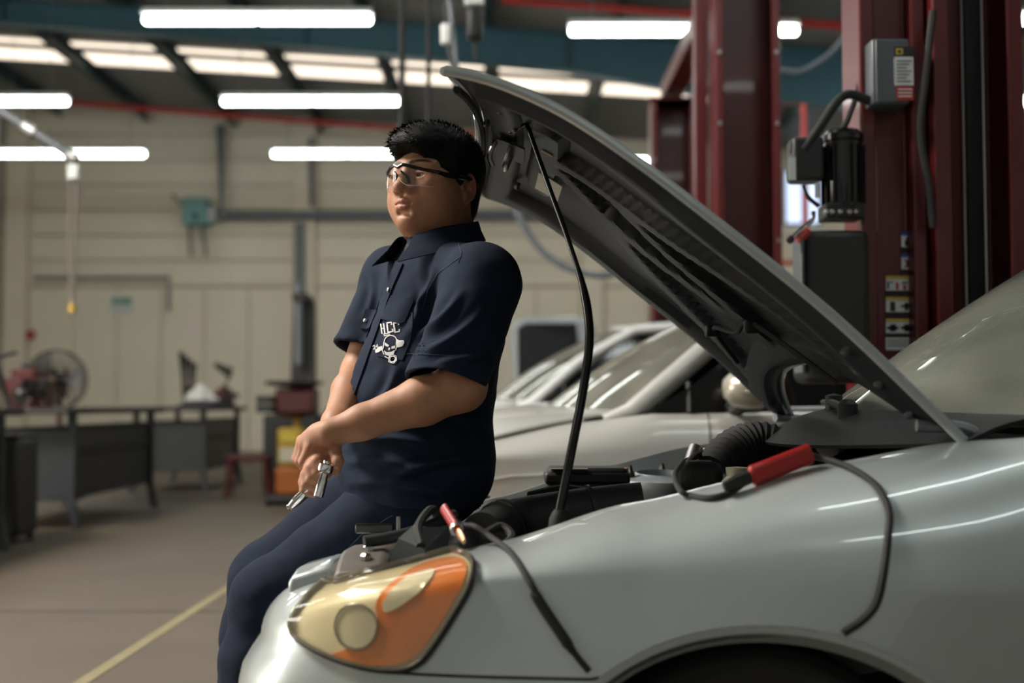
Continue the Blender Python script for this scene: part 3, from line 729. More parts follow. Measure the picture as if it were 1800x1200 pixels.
def seg_d(p, a, b_):
    ax, ay = a[0] * 1.15, a[1] * 0.65; bx, by = b_[0] * 1.15, b_[1] * 0.65; x, y_ = p[0] * 1.15, p[1] * 0.65
    dx, dy = bx - ax, by - ay; t = max(0, min(1, ((x - ax) * dx + (y_ - ay) * dy) / (dx * dx + dy * dy)))
    return math.hypot(x - ax - t * dx, y_ - ay - t * dy)
def inner(a, b_):
    v = (2 * b_ - 1) * 0.975; u = 0.012 + a * 0.972
    d = min(seg_d((u, v), r[0], r[1]) for r in RIBS)
    e = max(0, min(1, (0.055 - d) / 0.022)); e = e * e * (3 - 2 * e)
    edge = min(1, min(a, 1 - a) / 0.03) * min(1, min(b_, 1 - b_) / 0.03)
    return hood_pt(u, v, 0.010 + 0.026 * e * edge)
bm = sheet(BM(), inner, 110, 80)
obj('hood_frame', bm, MATS['hood_inner'], hood)
bm = sheet(BM(), inner, 40, 30); HB = bvh_of(bm); bm.free()
# striker loop, sticker, hose and bolts under the hood
sc = hood_pt(0.925, 0.0, 0.04)
def hl_pt(u, v, d): return hood_pt(u, v, d)
obj('striker', tube(BM(), crom([hl_pt(0.905, -0.07, 0.03), hl_pt(0.905, -0.07, 0.075), hl_pt(0.905, -0.04, 0.088), hl_pt(0.905, 0.04, 0.088), hl_pt(0.905, 0.07, 0.075), hl_pt(0.905, 0.07, 0.03)], 5), 0.0065, 8), MATS['steel'], hood)
obj('striker_plate', sheet(BM(), lambda a, b_: hl_pt(0.87 + 0.07 * a, -0.14 + 0.28 * b_, 0.045), 4, 4, -0.004), MATS['hood_inner'], hood)
obj('safety_hook', tube(BM(), crom([hl_pt(0.95, 0.02, 0.03), hl_pt(0.955, 0.03, 0.07), hl_pt(0.94, 0.05, 0.09)], 5), 0.006, 6), MATS['steel'], hood)
obj('emission_sticker', sheet(BM(), lambda a, b_: hl_pt(0.76 + 0.07 * a, 0.22 + 0.26 * b_, 0.038), 4, 6, -0.001), MATS['sticker'], hood)
obj('small_red_sticker', sheet(BM(), lambda a, b_: hl_pt(0.80 + 0.03 * a, -0.20 + 0.03 * b_, 0.0385), 2, 2, -0.001), MATS['orange_paint'], hood)
obj('washer_hose', tube(BM(), crom([hl_pt(0.02, -0.55, 0.05), hl_pt(0.12, -0.45, 0.055), hl_pt(0.2, -0.25, 0.05), hl_pt(0.18, 0.1, 0.05), hl_pt(0.22, 0.35, 0.05), hl_pt(0.12, 0.55, 0.05)], 6), 0.006, 7), MATS['rubber'], hood)
for (u, v) in ((0.19, -0.28), (0.22, 0.36)):
    obj('washer_nozzle', box(BM(), hl_pt(u, v, 0.055), (0.035, 0.03, 0.03)), MATS['black'], hood, bevel=0.006)
for (u, v) in ((0.05, -0.93), (0.12, -0.93), (0.20, -0.94), (0.06, 0.88), (0.14, 0.88), (0.30, 0.89), (0.45, 0.89), (0.92, -0.6), (0.90, -0.3), (0.93, 0.4), (0.88, 0.62), (0.97, -0.2)):
    p0 = hl_pt(u, v, 0.02); p1 = hl_pt(u, v, 0.048)
    obj('hood_bolt', lathe(BM(), [(0.008, 0), (0.008, 0.014), (0.005, 0.018), (0, 0.019)], p0, (p1 - p0), 6), MATS['dark_steel'], hood)
obj('weatherstrip', tube(BM(), [hl_pt(0.985, -0.9 + 1.8 * k / 20, 0.03) for k in range(21)], 0.008, 6), MATS['rubber'], hood)
for s in (-1, 1):       # hinges
    a = hl_pt(0.03, s * 0.93, 0.035); e = Vector((0.86, YC + s * 0.64, 0.88))
    obj('hood_hinge', tube(BM(), crom([a, a.lerp(e, 0.5) + Vector((0.03, 0, 0.03)), e], 5), 0.012, 8, sx=1.6), MATS['paint_inner'], car)
# prop rod: lower sleeve near the lamp, thin bent rod up to the hood
pr = crom([at(982, 905, 2.42), at(1003, 800, 2.45), at(1026, 680, 2.50), at(1036, 590, 2.53), at(1026, 510, 2.56), at(1000, 425, 2.58), at(962, 320, 2.62), at(925, 215, 2.68)], 8)
_h = HB.ray_cast(pr[-1] + Vector((0, 0, -0.12)), (pr[-1] - pr[-4]).normalized())
if _h[0] is not None and (_h[0] - pr[-1]).length < 0.15: pr.append(_h[0])
n_ = len(pr)
obj('prop_rod', tube(BM(), pr, [0.0095 if i < n_ * 0.52 else 0.0095 - 0.004 * min(1, (i - n_ * 0.52) / 6) for i in range(n_)], 10), MATS['black_gloss'], car)
obj('prop_rod_grommet', lathe(BM(), [(0.02, -0.01), (0.02, 0.012), (0.012, 0.03), (0, 0.03)], pr[0] + Vector((0, 0, -0.02)), (0.1, 0, 1), 14), MATS['rubber'], car)

# jumper cables ---------------------------------------------------------------
def surf(px, py, off=0.008):
    q = bmap((px, py)); return q[0] + q[1] * off if q else at(px, py, 2.2)
def clamp(parent, a, b_, wd=0.02):
    """handle from a (rear end) to b (jaw end)"""
    d = (b_ - a).normalized(); L = (b_ - a).length
    obj('clamp_handle', tube(BM(), crom([a, a + d * L * 0.06, a + d * L * 0.45, a + d * L * 0.8, b_], 4), [wd * 0.72, wd, wd * 0.95, wd * 0.75, wd * 0.6][0:1] + [wd * 0.95] * 15 + [wd * 0.6], 12, sx=0.62, sy=1.0), MATS['clamp_red'], parent)
# first cable: copper-jawed red clamp behind the lamp, cable over the fender
j1 = thing('jumper_cable', 'black jumper cable with a copper-jawed red clamp hanging over the fender beside the headlight', 'jumper cable', tuple(at(800, 940, 2.3)))
a, b_ = at(780, 893, 2.36), at(804, 932, 2.31)
clamp(j1, a, b_, 0.0125)
d = (at(816, 952, 2.28) - b_)
obj('clamp_jaw', tube(BM(), [b_ - d * 0.1, b_ + d * 0.5, b_ + d * 1.0], [0.007, 0.0095, 0.006], 8, sx=0.6), MATS['copper'], j1)
obj('clamp_spring', tube(BM(), [b_ - d * 0.25, b_ - d * 0.05], 0.013, 10), MATS['steel'], j1)
cp = [at(790, 905, 2.36), at(812, 922, 2.34), at(835, 925, 2.30), at(865, 945, 2.27)] + [surf(px, py, 0.007) for px, py in ((900, 978), (930, 1020), (955, 1065), (985, 1110), (1010, 1148), (1036, 1180))]
obj('cable', tube(BM(), crom(cp, 6), 0.0055, 8), MATS['rubber'], j1)
cs = [surf(px, py, 0.008) for px, py in ((938, 1040), (960, 1075), (985, 1112), (1008, 1146))]
obj('cable_sleeve', tube(BM(), crom(cs, 5), [0.007] + [0.0095] * 13 + [0.007] * 2, 8), MATS['rubber'], j1)
# second cable: red clamp lying on the fender edge
j2 = thing('jumper_cable', 'black jumper cable with a long red clamp resting on the fender edge', 'jumper cable', tuple(at(1370, 820, 2.25)))
a, b_ = at(1424, 797, 2.24), at(1318, 838, 2.20)
clamp(j2, a, b_, 0.020)
obj('clamp_jaw', tube(BM(), [b_, b_ + (b_ - a) * 0.18, b_ + (b_ - a) * 0.42], [0.012, 0.014, 0.008], 8, sx=0.6), MATS['black'], j2)
cp = [at(1316, 842, 2.2)] + [surf(px, py, 0.006) for px, py in ((1290, 868), (1250, 880), (1215, 876))] + [at(1196, 862, 2.24), at(1186, 835, 2.32), at(1200, 812, 2.42)]
obj('cable', tube(BM(), crom(cp, 7), 0.0055, 8), MATS['rubber'], j2)
cp = [at(1424, 800, 2.26), at(1455, 808, 2.25)] + [surf(px, py, 0.006) for px, py in ((1500, 830), (1540, 858), (1562, 900), (1560, 950), (1552, 1010), (1540, 1060), (1515, 1090), (1482, 1112))]
obj('cable', tube(BM(), crom(cp, 7), 0.0062, 8), MATS['rubber'], j2)

# ---------------------------------------------------------------- neighbouring cars
def closed_car(root, dx, ynear, dz, paint, wbase=2.55):
    yc = ynear + 0.86
    X = lambda x: x + dx
    ZT1 = [(X(-0.75), 0.72), (X(-0.6), 0.76), (X(-0.2), 0.85), (X(0.2), 0.93), (X(0.5), 0.965), (X(1.5), 0.98), (X(2.6), 1.0), (X(3.3), 1.02)]
    ZT1 = [(a, b_ * dz) for a, b_ in ZT1]
    OT1 = [(X(-0.75), 0.12), (X(-0.3), 0.2), (X(0.1), 0.17), (X(0.5), 0.06), (X(2.8), 0.06), (X(3.3), 0.15)]
    A1 = [(X(0.05), 0.28, 0.40, 0.38), (X(0.05) + wbase, 0.28, 0.40, 0.38)]
    y0 = ynear
    plan = [(X(-0.78), yc), (X(-0.76), y0 + 0.5), (X(-0.70), y0 + 0.28), (X(-0.58), y0 + 0.12), (X(-0.35), y0 + 0.045), (X(0.0), y0 + 0.015), (X(0.5), y0), (X(1.5), y0), (X(2.4), y0 + 0.01), (X(2.9), y0 + 0.05), (X(3.2), y0 + 0.16), (X(3.32), y0 + 0.45), (X(3.35), yc)]
    sh = Shell(plan, yc, ZT1, OT1, A1, crease=0.80 * dz, xb=X(-0.45))
    n = len(sh.pts) - 1; m = MATS[paint]
    find = lambda x: min(i for i, p in enumerate(sh.pts) if p.x > x and p.y < ynear + 0.4)
    iA, iB, iC = find(X(-0.5)), find(X(0.62)), find(X(1.75))
    for s in (1, -1):
        obj('front_bumper', sh.mesh(s, i0=0, i1=iA), m, root)
        obj('fender', sh.mesh(s, i0=iA, i1=iB), m, root)
        d_ = obj('door', sh.mesh(s, i0=iB, i1=iC), m, root)
        obj('rear_quarter', sh.mesh(s, i0=iC, i1=n), m, root)
        for j in (0, 1): obj('arch_lip', sh.arch_lip(s, j), m, root)
        for ax in A1: wheel(root, ax[0], ynear + 0.05 if s > 0 else 2 * yc - ynear - 0.05, s)
        for ax in A1: boxo('wheel_well', (ax[0], (ynear + 0.30 if s > 0 else 2 * yc - ynear - 0.30), 0.42), (0.8, 0.02, 0.5), MATS['bay_dark'], root, 0)
        for i in (iB, iC): obj('panel_seam', tube(BM(), [sh.mir(q - sh.nrm[i] * 0.0006, s) for q in sh.cols[i][2:]], 0.003, 5), MATS['black'], root)
        # swage line over the arch, running back along the door
        pts = []
        for i in range(find(X(-0.33)), iC):
            x = sh.pts[i].x; t = (x - X(0.05)); z = 0.74 * dz + 0.045 * min(1, max(0, t + 0.1) / 0.7) if t > -0.1 else 0.74 * dz - 0.9 * (t + 0.1) ** 2 * 2
            c = sh.cols[i]; k = min(range(len(c) - 1), key=lambda q: abs(c[q].z - z)); pts.append(sh.mir(c[k] - sh.nrm[i] * 0.0, s))
        sm_ = [sum((pts[max(0, min(len(pts) - 1, i + k))] for k in range(-3, 4)), Vector()) / 7 for i in range(len(pts))]
        obj('swage_line', tube(BM(), sm_, 0.006, 6), m, root)
    hw = yc - ynear
    def glass(u, v):
        q = 2 * u - 1; b0 = Vector((X(0.12) + 0.30 * q * q, yc + q * 0.70, (0.985 - 0.02 * q * q) * dz)); t0 = Vector((X(0.98) + 0.12 * q * q, yc + q * 0.56, (1.46 - 0.03 * q * q) * dz))
        p = b0.lerp(t0, v); p.x -= 0.03 * math.sin(math.pi * v); p.z += 0.03 * math.sin(math.pi * v); return p
    def hd(u, v):
        q = 2 * u - 1; i = 0
        a = glass(u, 0.0); zf = 0.735 * dz; f = Vector((X(-0.66) + 0.16 * q * q, yc + q * 0.60, zf)); p = f.lerp(a, v); p.z += 0.07 * dz * math.sin(math.pi * v) ** 0.8 * (1 - 0.45 * q * q)
        w_ = 0.60 + 0.075 * math.sin(math.pi * min(1, v * 1.0) * 0.5); p.y = yc + q * (w_ + 0.03 * math.sin(math.pi * v)); return p
    obj('hood', sheet(BM(), hd, 20, 20, 0.01), m, root)
    obj('windshield', sheet(BM(), glass, 20, 12, 0.005), MATS['windshield_glass2'], root)
    def roof(u, v):
        q = 2 * u - 1; a = glass(u, 1.0); b_ = Vector((X(2.3), yc + q * 0.56, (1.45 - 0.03 * q * q) * dz)); p = a.lerp(b_, v); p.z += 0.045 * math.sin(math.pi * v); return p
    obj('roof', sheet(BM(), roof, 14, 12, 0.02), m, root)
    def rear(u, v):
        a = roof(u, 1.0); q = 2 * u - 1; return a.lerp(Vector((X(3.0) - 0.1 * q * q, yc + q * 0.66, 1.0 * dz)), v)
    obj('rear_window', sheet(BM(), rear, 14, 8, 0.005), MATS['dark_glass'], root)
    obj('rear_deck', sheet(BM(), lambda u, v: Vector((X(2.95) + 0.33 * v - 0.1 * (2 * u - 1) ** 2 * v, yc + (2 * u - 1) * (0.70 - 0.08 * v), 1.01 * dz - 0.03 * v)), 10, 4, 0.02), m, root)
    obj('cabin_lining', box(box(BM(), (X(1.5), yc, 0.70), (2.0, 1.3, 0.5)), (X(1.75), yc, 1.1), (0.18, 1.2, 0.4)), MATS['fabric_dark'], root, bevel=0.03)
    for s in (0, 1):
        sg = -1 if s == 0 else 1
        A0, A1_, R1, R2 = glass(s, 0), glass(s, 1), roof(s, 1), rear(s, 1)
        obj('pillar', tube(BM(), [A0 + Vector((-0.10, 0, -0.03)), A0, glass(s, 0.5), A1_, roof(s, 0.3), roof(s, 0.6), R1, R2], [0.03, 0.045, 0.042, 0.036, 0.033, 0.033, 0.035, 0.05], 10), m, root)
        yb = yc + sg * (hw - 0.07)
        P0 = Vector((X(0.52), yb, 0.985 * dz)); P1 = A1_ + Vector((0.0, sg * 0.012, -0.02)); P2 = R1 + Vector((0, sg * 0.012, -0.02)); P3 = Vector((X(2.7), yb, 1.01 * dz))
        b = BM(); b.faces.new([b.verts.new(q) for q in (P0, P1, P2, P3)]); bmesh.ops.solidify(b, geom=b.faces[:], thickness=0.006)
        obj('side_window', b, MATS['dark_glass'], root)
        # sail panel (black triangle) and divider in front of the door glass
        b = BM(); yy = yb + sg * 0.012
        tri = [Vector((X(0.47), yy, 0.965 * dz)), Vector((X(0.50), yy, 0.995 * dz)), Vector((X(0.80), yy - sg * 0.03, 1.16 * dz)), Vector((X(0.80), yy, 0.965 * dz))]
        b.faces.new([b.verts.new(q) for q in tri]); bmesh.ops.solidify(b, geom=b.faces[:], thickness=0.01)
        obj('sail_panel', b, MATS['black_gloss'], root, bevel=0.004)
        for xx in (0.62, 1.55):
            zt = 1.08 if xx < 1 else 1.42
            obj('window_divider', tube(BM(), [Vector((X(xx), yb + sg * 0.012, 0.97 * dz)), Vector((X(xx), yb - sg * (0.02 if xx < 1 else 0.12), zt * dz))], 0.012, 6), MATS['black'], root)
        mc = Vector((X(0.80), yb + sg * 0.14, 1.055 * dz))
        mh = obj('mirror_housing', lathe(BM(), [(0.0, -0.085), (0.035, -0.08), (0.066, -0.05), (0.08, 0.0), (0.078, 0.05), (0.07, 0.06), (0.0, 0.055)], mc, (1.0, 0.12 * sg, 0), 22), MATS['mirror_' + paint], root)
        for v in mh.data.vertices:
            v.co.y = mc.y + (v.co.y - mc.y) * 1.30; v.co.z = mc.z + (v.co.z - mc.z) * 0.92
        obj('mirror_arm', tube(BM(), [Vector((X(0.78), yb, 0.99 * dz)), mc + Vector((0.01, 0, -0.03))], [0.035, 0.025], 8), MATS['black'], root)
        # head lamp
        lb = BM()
        def hlf(a, c, sg=sg):
            i = int(4 + a * (find(X(-0.42)) - 4)); col = sh.cols[i]; k = int(15 + c * 8); q = col[k] - sh.nrm[i] * 0.006
            return sh.mir(q, -sg)
        obj('head_lamp', sheet(lb, hlf, 12, 8), MATS['lamp_silver'], root)
        obj('door_handle', tube(BM(), [Vector((X(1.45), yc + sg * (hw + 0.012), 0.86 * dz)), Vector((X(1.62), yc + sg * (hw + 0.012), 0.865 * dz))], 0.014, 8), m, root)
    obj('grille', sheet(BM(), lambda u, v: Vector((X(-0.80) + 0.02 * (2 * u - 1) ** 2, yc + (2 * u - 1) * 0.4, 0.50 + 0.1 * v)), 8, 2, 0.01), MATS['black'], root)
glass_mat('windshield_glass2', (0.55, 0.58, 0.52), 0.8, 0.04, (0.40, 0.39, 0.34), 0.32)
mat('mirror_paint_champagne', (0.36, 0.33, 0.27), 0.3, metal=0.4, coat=0.6, var=0.05)
mat('mirror_paint_white', (0.66, 0.69, 0.70), 0.35, coat=0.6, var=0.02)
c1 = thing('sedan', 'dusty champagne silver car with a black sail panel parked behind the open-hood sedan', 'car', (1.2, 5.31, 0))
closed_car(c1, 0.02, 4.45, 1.0, 'paint_champagne')
c2 = thing('hatchback', 'white car with dark side windows parked beyond the champagne silver car', 'car', (1.0, 9.0, 0))
closed_car(c2, -0.28, 8.1, 1.045, 'paint_white')
# grey van far behind, dark window
van = thing('van', 'grey van with a black side window standing before the back wall', 'van', (0.9, 14.0, 0))
vx0, vz = at(893, 560, 13.0).x, at(893, 556, 13.0).z
poly = [(-0.9, 0.35), (-0.9, 0.85), (-0.75, 1.0), (-0.15, 1.08), (0.02, 1.2), (-0.02, vz - 0.1), (0.1, vz), (0.75, vz), (0.88, vz - 0.08), (0.95, 1.15), (2.6, 1.12), (2.7, 0.9), (2.7, 0.35)]
obj('body', prism(BM(), poly, 'y', 13.05, 14.85), MATS['paint_van'], van, bevel=0.05)
b = BM(); prism(b, [(0.06, 1.2), (0.06, vz - 0.12), (0.14, vz - 0.07), (0.66, vz - 0.07), (0.74, 1.2)], 'y', 13.03, 13.06)
obj('side_window', b, MATS['dark_glass'], van)
for x in (-0.35, 2.0):
    for s in (1, -1): wheel(van, x, 13.02 if s > 0 else 14.88, s, 0.34)
# ================================================================ person
class Field:
    def __init__(self, lo, hi, h):
        self.lo = np.array(lo, float); self.h = h
        self.n = np.ceil((np.array(hi, float) - self.lo) / h).astype(int) + 1
        self.d = np.full(self.n, 0.3, np.float32)
        self.ax = [(self.lo[i] + h * np.arange(self.n[i])).astype(np.float32) for i in range(3)]
    def _sl(self, lo, hi):
        a = np.clip(np.floor((np.array(lo) - self.lo) / self.h).astype(int), 0, self.n); b = np.clip(np.ceil((np.array(hi) - self.lo) / self.h).astype(int) + 1, 0, self.n)
        return tuple(slice(a[i], b[i]) for i in range(3))
    def _xyz(self, sl): return self.ax[0][sl[0]][:, None, None], self.ax[1][sl[1]][None, :, None], self.ax[2][sl[2]][None, None, :]
    def _mix(self, sl, p, k, sub):
        a = self.d[sl]
        if a.size == 0: return
        if sub: p = -p
        h = np.clip(0.5 + 0.5 * ((p - a) if not sub else (a - p)) / k, 0, 1)
        if not sub: self.d[sl] = p * (1 - h) + a * h - k * h * (1 - h)
        else: self.d[sl] = p * (1 - h) + a * h + k * h * (1 - h)
    def cone(self, a, b, r0, r1, k=0.01, sub=False, flat=None, fs=1.0):
        """round cone; flat: unit vector along which the section is squeezed by fs (<1 thinner)"""
        a = np.array(a, float); b = np.array(b, float); m = max(r0, r1) + k + 0.012
        sl = self._sl(np.minimum(a, b) - m, np.maximum(a, b) + m); X, Y, Z = self._xyz(sl)
        ab = b - a; L = max(1e-9, ab @ ab)
        t = np.clip(((X - a[0]) * ab[0] + (Y - a[1]) * ab[1] + (Z - a[2]) * ab[2]) / L, 0, 1)
        dx = X - a[0] - t * ab[0]; dy = Y - a[1] - t * ab[1]; dz = Z - a[2] - t * ab[2]
        if flat is not None:
            f = np.array(flat, float); f = f / np.linalg.norm(f); q = (dx * f[0] + dy * f[1] + dz * f[2]) * (1 / fs - 1)
            dx = dx + q * f[0]; dy = dy + q * f[1]; dz = dz + q * f[2]
        self._mix(sl, np.sqrt(dx * dx + dy * dy + dz * dz) - (r0 + t * (r1 - r0)), k, sub)
    def ell(self, c, r, R=None, k=0.01, sub=False):
        c = np.array(c, float); r = np.array(r, float); m = max(r) + k + 0.012
        sl = self._sl(c - m, c + m); X, Y, Z = self._xyz(sl); X = X - c[0]; Y = Y - c[1]; Z = Z - c[2]
        if R is not None:
            R = np.array(R, float)      # rows: local axes
            X, Y, Z = (R[0, 0] * X + R[0, 1] * Y + R[0, 2] * Z, R[1, 0] * X + R[1, 1] * Y + R[1, 2] * Z, R[2, 0] * X + R[2, 1] * Y + R[2, 2] * Z)
        q = np.sqrt((X / r[0]) ** 2 + (Y / r[1]) ** 2 + (Z / r[2]) ** 2); g = np.sqrt((X / r[0] ** 2) ** 2 + (Y / r[1] ** 2) ** 2 + (Z / r[2] ** 2) ** 2)
        self._mix(sl, q * (q - 1) / np.maximum(g, 1e-6), k, sub)
    def chain(self, pts, rad, k=0.006, **kw):
        for (a, b, r0, r1) in zip(pts, pts[1:], rad, rad[1:]): self.cone(a, b, r0, r1, k, **kw)
    def half(self, p, n, k=0.002):
        """cut away everything on the +n side of the plane through p"""
        n = np.array(n, float) / np.linalg.norm(n); X, Y, Z = self._xyz((slice(None),) * 3)
        self.d = np.maximum(self.d, ((X - p[0]) * n[0] + (Y - p[1]) * n[1] + (Z - p[2]) * n[2]).astype(np.float32))
    def mesh(self):
        """naive surface nets -> verts (n,3), quads (m,4)"""
        d = self.d; ins = d < 0
        s = ins[:-1, :-1, :-1].astype(np.int8)
        for (i, j, k) in ((1, 0, 0), (0, 1, 0), (1, 1, 0), (0, 0, 1), (1, 0, 1), (0, 1, 1), (1, 1, 1)):
            s = s + ins[i:d.shape[0] - 1 + i, j:d.shape[1] - 1 + j, k:d.shape[2] - 1 + k]
        cells = np.argwhere((s > 0) & (s < 8)); N = len(cells)
        idx = np.full(s.shape, -1, np.int32); idx[tuple(cells.T)] = np.arange(N)
        acc = np.zeros((N, 3)); cnt = np.zeros(N)
        cor = [(i, j, k) for i in (0, 1) for j in (0, 1) for k in (0, 1)]
        for a in cor:
            for ax in range(3):
                if a[ax]: continue
                b = list(a); b[ax] = 1
                va = d[cells[:, 0] + a[0], cells[:, 1] + a[1], cells[:, 2] + a[2]].astype(float); vb = d[cells[:, 0] + b[0], cells[:, 1] + b[1], cells[:, 2] + b[2]].astype(float)
                m = (va < 0) != (vb < 0); t = np.where(m, va / np.where(m, va - vb, 1), 0)
                p = np.array(a, float)[None, :] + 0.0; p = np.repeat(p, N, 0); p[:, ax] += t
                acc[m] += p[m]; cnt[m] += 1
        V = (cells + acc / cnt[:, None]) * self.h + self.lo
        Q = []
        for ax in range(3):
            o1, o2 = [(1, 2), (2, 0), (0, 1)][ax]
            sh = [slice(1, -1)] * 3; sh[ax] = slice(0, -1); sh2 = list(sh); sh2[ax] = slice(1, None)
            A = ins[tuple(sh)]; B = ins[tuple(sh2)]
            e = np.argwhere(A != B)
            if len(e) == 0: continue
            flip = A[tuple(e.T)]
            e = e + 1; e[:, ax] -= 1
            def c(d1, d2):
                q = e.copy(); q[:, o1] -= d1; q[:, o2] -= d2; return idx[q[:, 0], q[:, 1], q[:, 2]]
            quad = np.stack([c(0, 0), c(1, 0), c(1, 1), c(0, 1)], 1)
            quad[~flip] = quad[~flip][:, ::-1]
            Q.append(quad)
        Q = np.concatenate(Q); Q = Q[(Q >= 0).all(1)]
        return V, Q
def np_mesh(name, V, Q, smooth=True):
    me = bpy.data.meshes.new(name); me.vertices.add(len(V)); me.vertices.foreach_set('co', np.asarray(V, np.float32).ravel())
    me.loops.add(Q.size); me.loops.foreach_set('vertex_index', Q.astype(np.int32).ravel())
    me.polygons.add(len(Q)); me.polygons.foreach_set('loop_start', np.arange(0, Q.size, 4, dtype=np.int32)); me.polygons.foreach_set('loop_total', np.full(len(Q), 4, np.int32))
    me.polygons.foreach_set('use_smooth', np.full(len(Q), smooth)); me.update(calc_edges=True); me.validate()
    return me
def relax(V, Q, n=2, f=0.5):
    E = np.concatenate([Q[:, [0, 1]], Q[:, [1, 2]], Q[:, [2, 3]], Q[:, [3, 0]]]); E = np.concatenate([E, E[:, ::-1]])
    for _ in range(n):
        s = np.zeros_like(V); c = np.zeros(len(V)); np.add.at(s, E[:, 0], V[E[:, 1]]); np.add.at(c, E[:, 0], 1)
        V = V + (s / np.maximum(c, 1)[:, None] - V) * f
    return V
def normals(V, Q):
    n = np.cross(V[Q[:, 2]] - V[Q[:, 0]], V[Q[:, 3]] - V[Q[:, 1]]); N = np.zeros_like(V)
    for k in range(4): np.add.at(N, Q[:, k], n)
    return N / np.maximum(1e-12, np.linalg.norm(N, axis=1))[:, None]
def A3(px, py, Y): return np.array(at(px, py, Y))

def attr_mat(name, rough, bump, bscale, sss=0.0, coat=0.0):
    m = bpy.data.materials.new(name); m.use_nodes = True; nt = m.node_tree; b = nt.nodes['Principled BSDF']
    a = nt.nodes.new('ShaderNodeAttribute'); a.attribute_name = 'tone'
    n = nt.nodes.new('ShaderNodeTexNoise'); n.inputs['Scale'].default_value = 35; n.inputs['Detail'].default_value = 5
    mx = nt.nodes.new('ShaderNodeMix'); mx.data_type = 'RGBA'; mx.blend_type = 'MULTIPLY'; mx.inputs[0].default_value = 0.35
    cr = nt.nodes.new('ShaderNodeValToRGB'); cr.color_ramp.elements[0].position = 0.3; cr.color_ramp.elements[0].color = (0.72, 0.62, 0.58, 1); cr.color_ramp.elements[1].position = 0.65; cr.color_ramp.elements[1].color = (1, 1, 1, 1)
    nt.links.new(n.outputs['Fac'], cr.inputs[0]); nt.links.new(a.outputs['Color'], mx.inputs[6]); nt.links.new(cr.outputs[0], mx.inputs[7]); nt.links.new(mx.outputs[2], b.inputs['Base Color'])
    b.inputs['Roughness'].default_value = rough
    if sss: b.inputs['Subsurface Weight'].default_value = sss; b.inputs['Subsurface Radius'].default_value = (0.012, 0.005, 0.003); b.inputs['Subsurface Scale'].default_value = 0.4
    n2 = nt.nodes.new('ShaderNodeTexNoise'); n2.inputs['Scale'].default_value = bscale; n2.inputs['Detail'].default_value = 3
    bp = nt.nodes.new('ShaderNodeBump'); bp.inputs['Strength'].default_value = bump; bp.inputs['Distance'].default_value = 0.002
    nt.links.new(n2.outputs['Fac'], bp.inputs['Height']); nt.links.new(bp.outputs[0], b.inputs['Normal'])
    MATS[name] = m; return m
attr_mat('skin', 0.55, 0.10, 350, 0.10)
mat('cloth_navy', (0.011, 0.019, 0.039), 0.88, var=0.22, scale=30, bump=0.25, bscale=900, spec=0.2)
mat('cloth_navy_trouser', (0.009, 0.015, 0.031), 0.9, var=0.22, scale=30, bump=0.25, bscale=900, spec=0.2)
mat('thread', (0.03, 0.045, 0.075), 0.8, var=0.1)
mat('hair_black', (0.005, 0.005, 0.006), 0.62, var=0.2, spec=0.2)
mat('eye_white', (0.62, 0.58, 0.54), 0.15, var=0.03)
mat('iris', (0.02, 0.012, 0.008), 0.1, var=0.2)
mat('print_white', (0.62, 0.63, 0.64), 0.7, var=0.12, scale=80)
mat('shoe_black', (0.012, 0.012, 0.012), 0.5, var=0.2)
mat('undershirt', (0.02, 0.02, 0.022), 0.9, var=0.2)
glass_mat('lens_clear', (0.96, 0.96, 0.95), 0.95, 0.02, (0.5, 0.5, 0.5), 0.02)

person = thing('person', 'person in a navy short-sleeved work shirt and trousers leaning on the open-hood sedan', 'person', tuple(at(420, 1180, 2.9))[:2] + (0.0,))
SKIN = np.array((0.44, 0.215, 0.12)); LIP = np.array((0.40, 0.135, 0.105)); BROW = np.array((0.020, 0.013, 0.010)); KNUC = np.array((0.40, 0.165, 0.09))

# ---- head, in its own frame: face to -y, his left +x, z up ------------------
HC = at(763, 320, 2.90); HS = 1.065
HR = (Matrix.Rotation(math.radians(-36), 3, 'Z') @ Matrix.Rotation(math.radians(-3), 3, 'X') @ Matrix.Rotation(math.radians(2), 3, 'Y'))
def H2W(p): return HC + HR @ Vector(p) * HS
fd = Field((-0.115, -0.135, -0.24), (0.115, 0.135, 0.135), 0.0021)
fd.ell((0, 0.018, 0.030), (0.081, 0.100, 0.086), k=0.02)
fd.ell((0, -0.018, -0.028), (0.071, 0.077, 0.090), k=0.03)
for s in (-1, 1):
    fd.ell((s * 0.040, -0.044, -0.046), (0.036, 0.038, 0.044), k=0.03)
    fd.ell((s * 0.055, -0.010, -0.060), (0.026, 0.045, 0.042), k=0.03)
    fd.cone((s * 0.012, -0.0865, 0.022), (s * 0.052, -0.072, 0.020), 0.010, 0.009, k=0.018)
    fd.ell((s * 0.052, -0.062, -0.012), (0.020, 0.022, 0.014), k=0.02)
fd.ell((0, -0.040, -0.086), (0.047, 0.048, 0.034), k=0.03)
fd.ell((0, -0.076, -0.099), (0.021, 0.016, 0.016), k=0.02)
fd.ell((0, -0.012, -0.100), (0.055, 0.054, 0.027), k=0.025)
fd.ell((0, -0.082, -0.062), (0.030, 0.016, 0.024), k=0.018)
for s in (-1, 1):      # sockets, lids
    fd.ell((s * 0.032, -0.1045, -0.003), (0.020, 0.015, 0.012), k=0.016, sub=True)
    fd.ell((s * 0.0325, -0.0770, -0.003), (0.0190, 0.0140, 0.0130), k=0.010)
    fd.ell((s * 0.0325, -0.0905, -0.0045), (0.0140, 0.0075, 0.0036), k=0.002, sub=True)
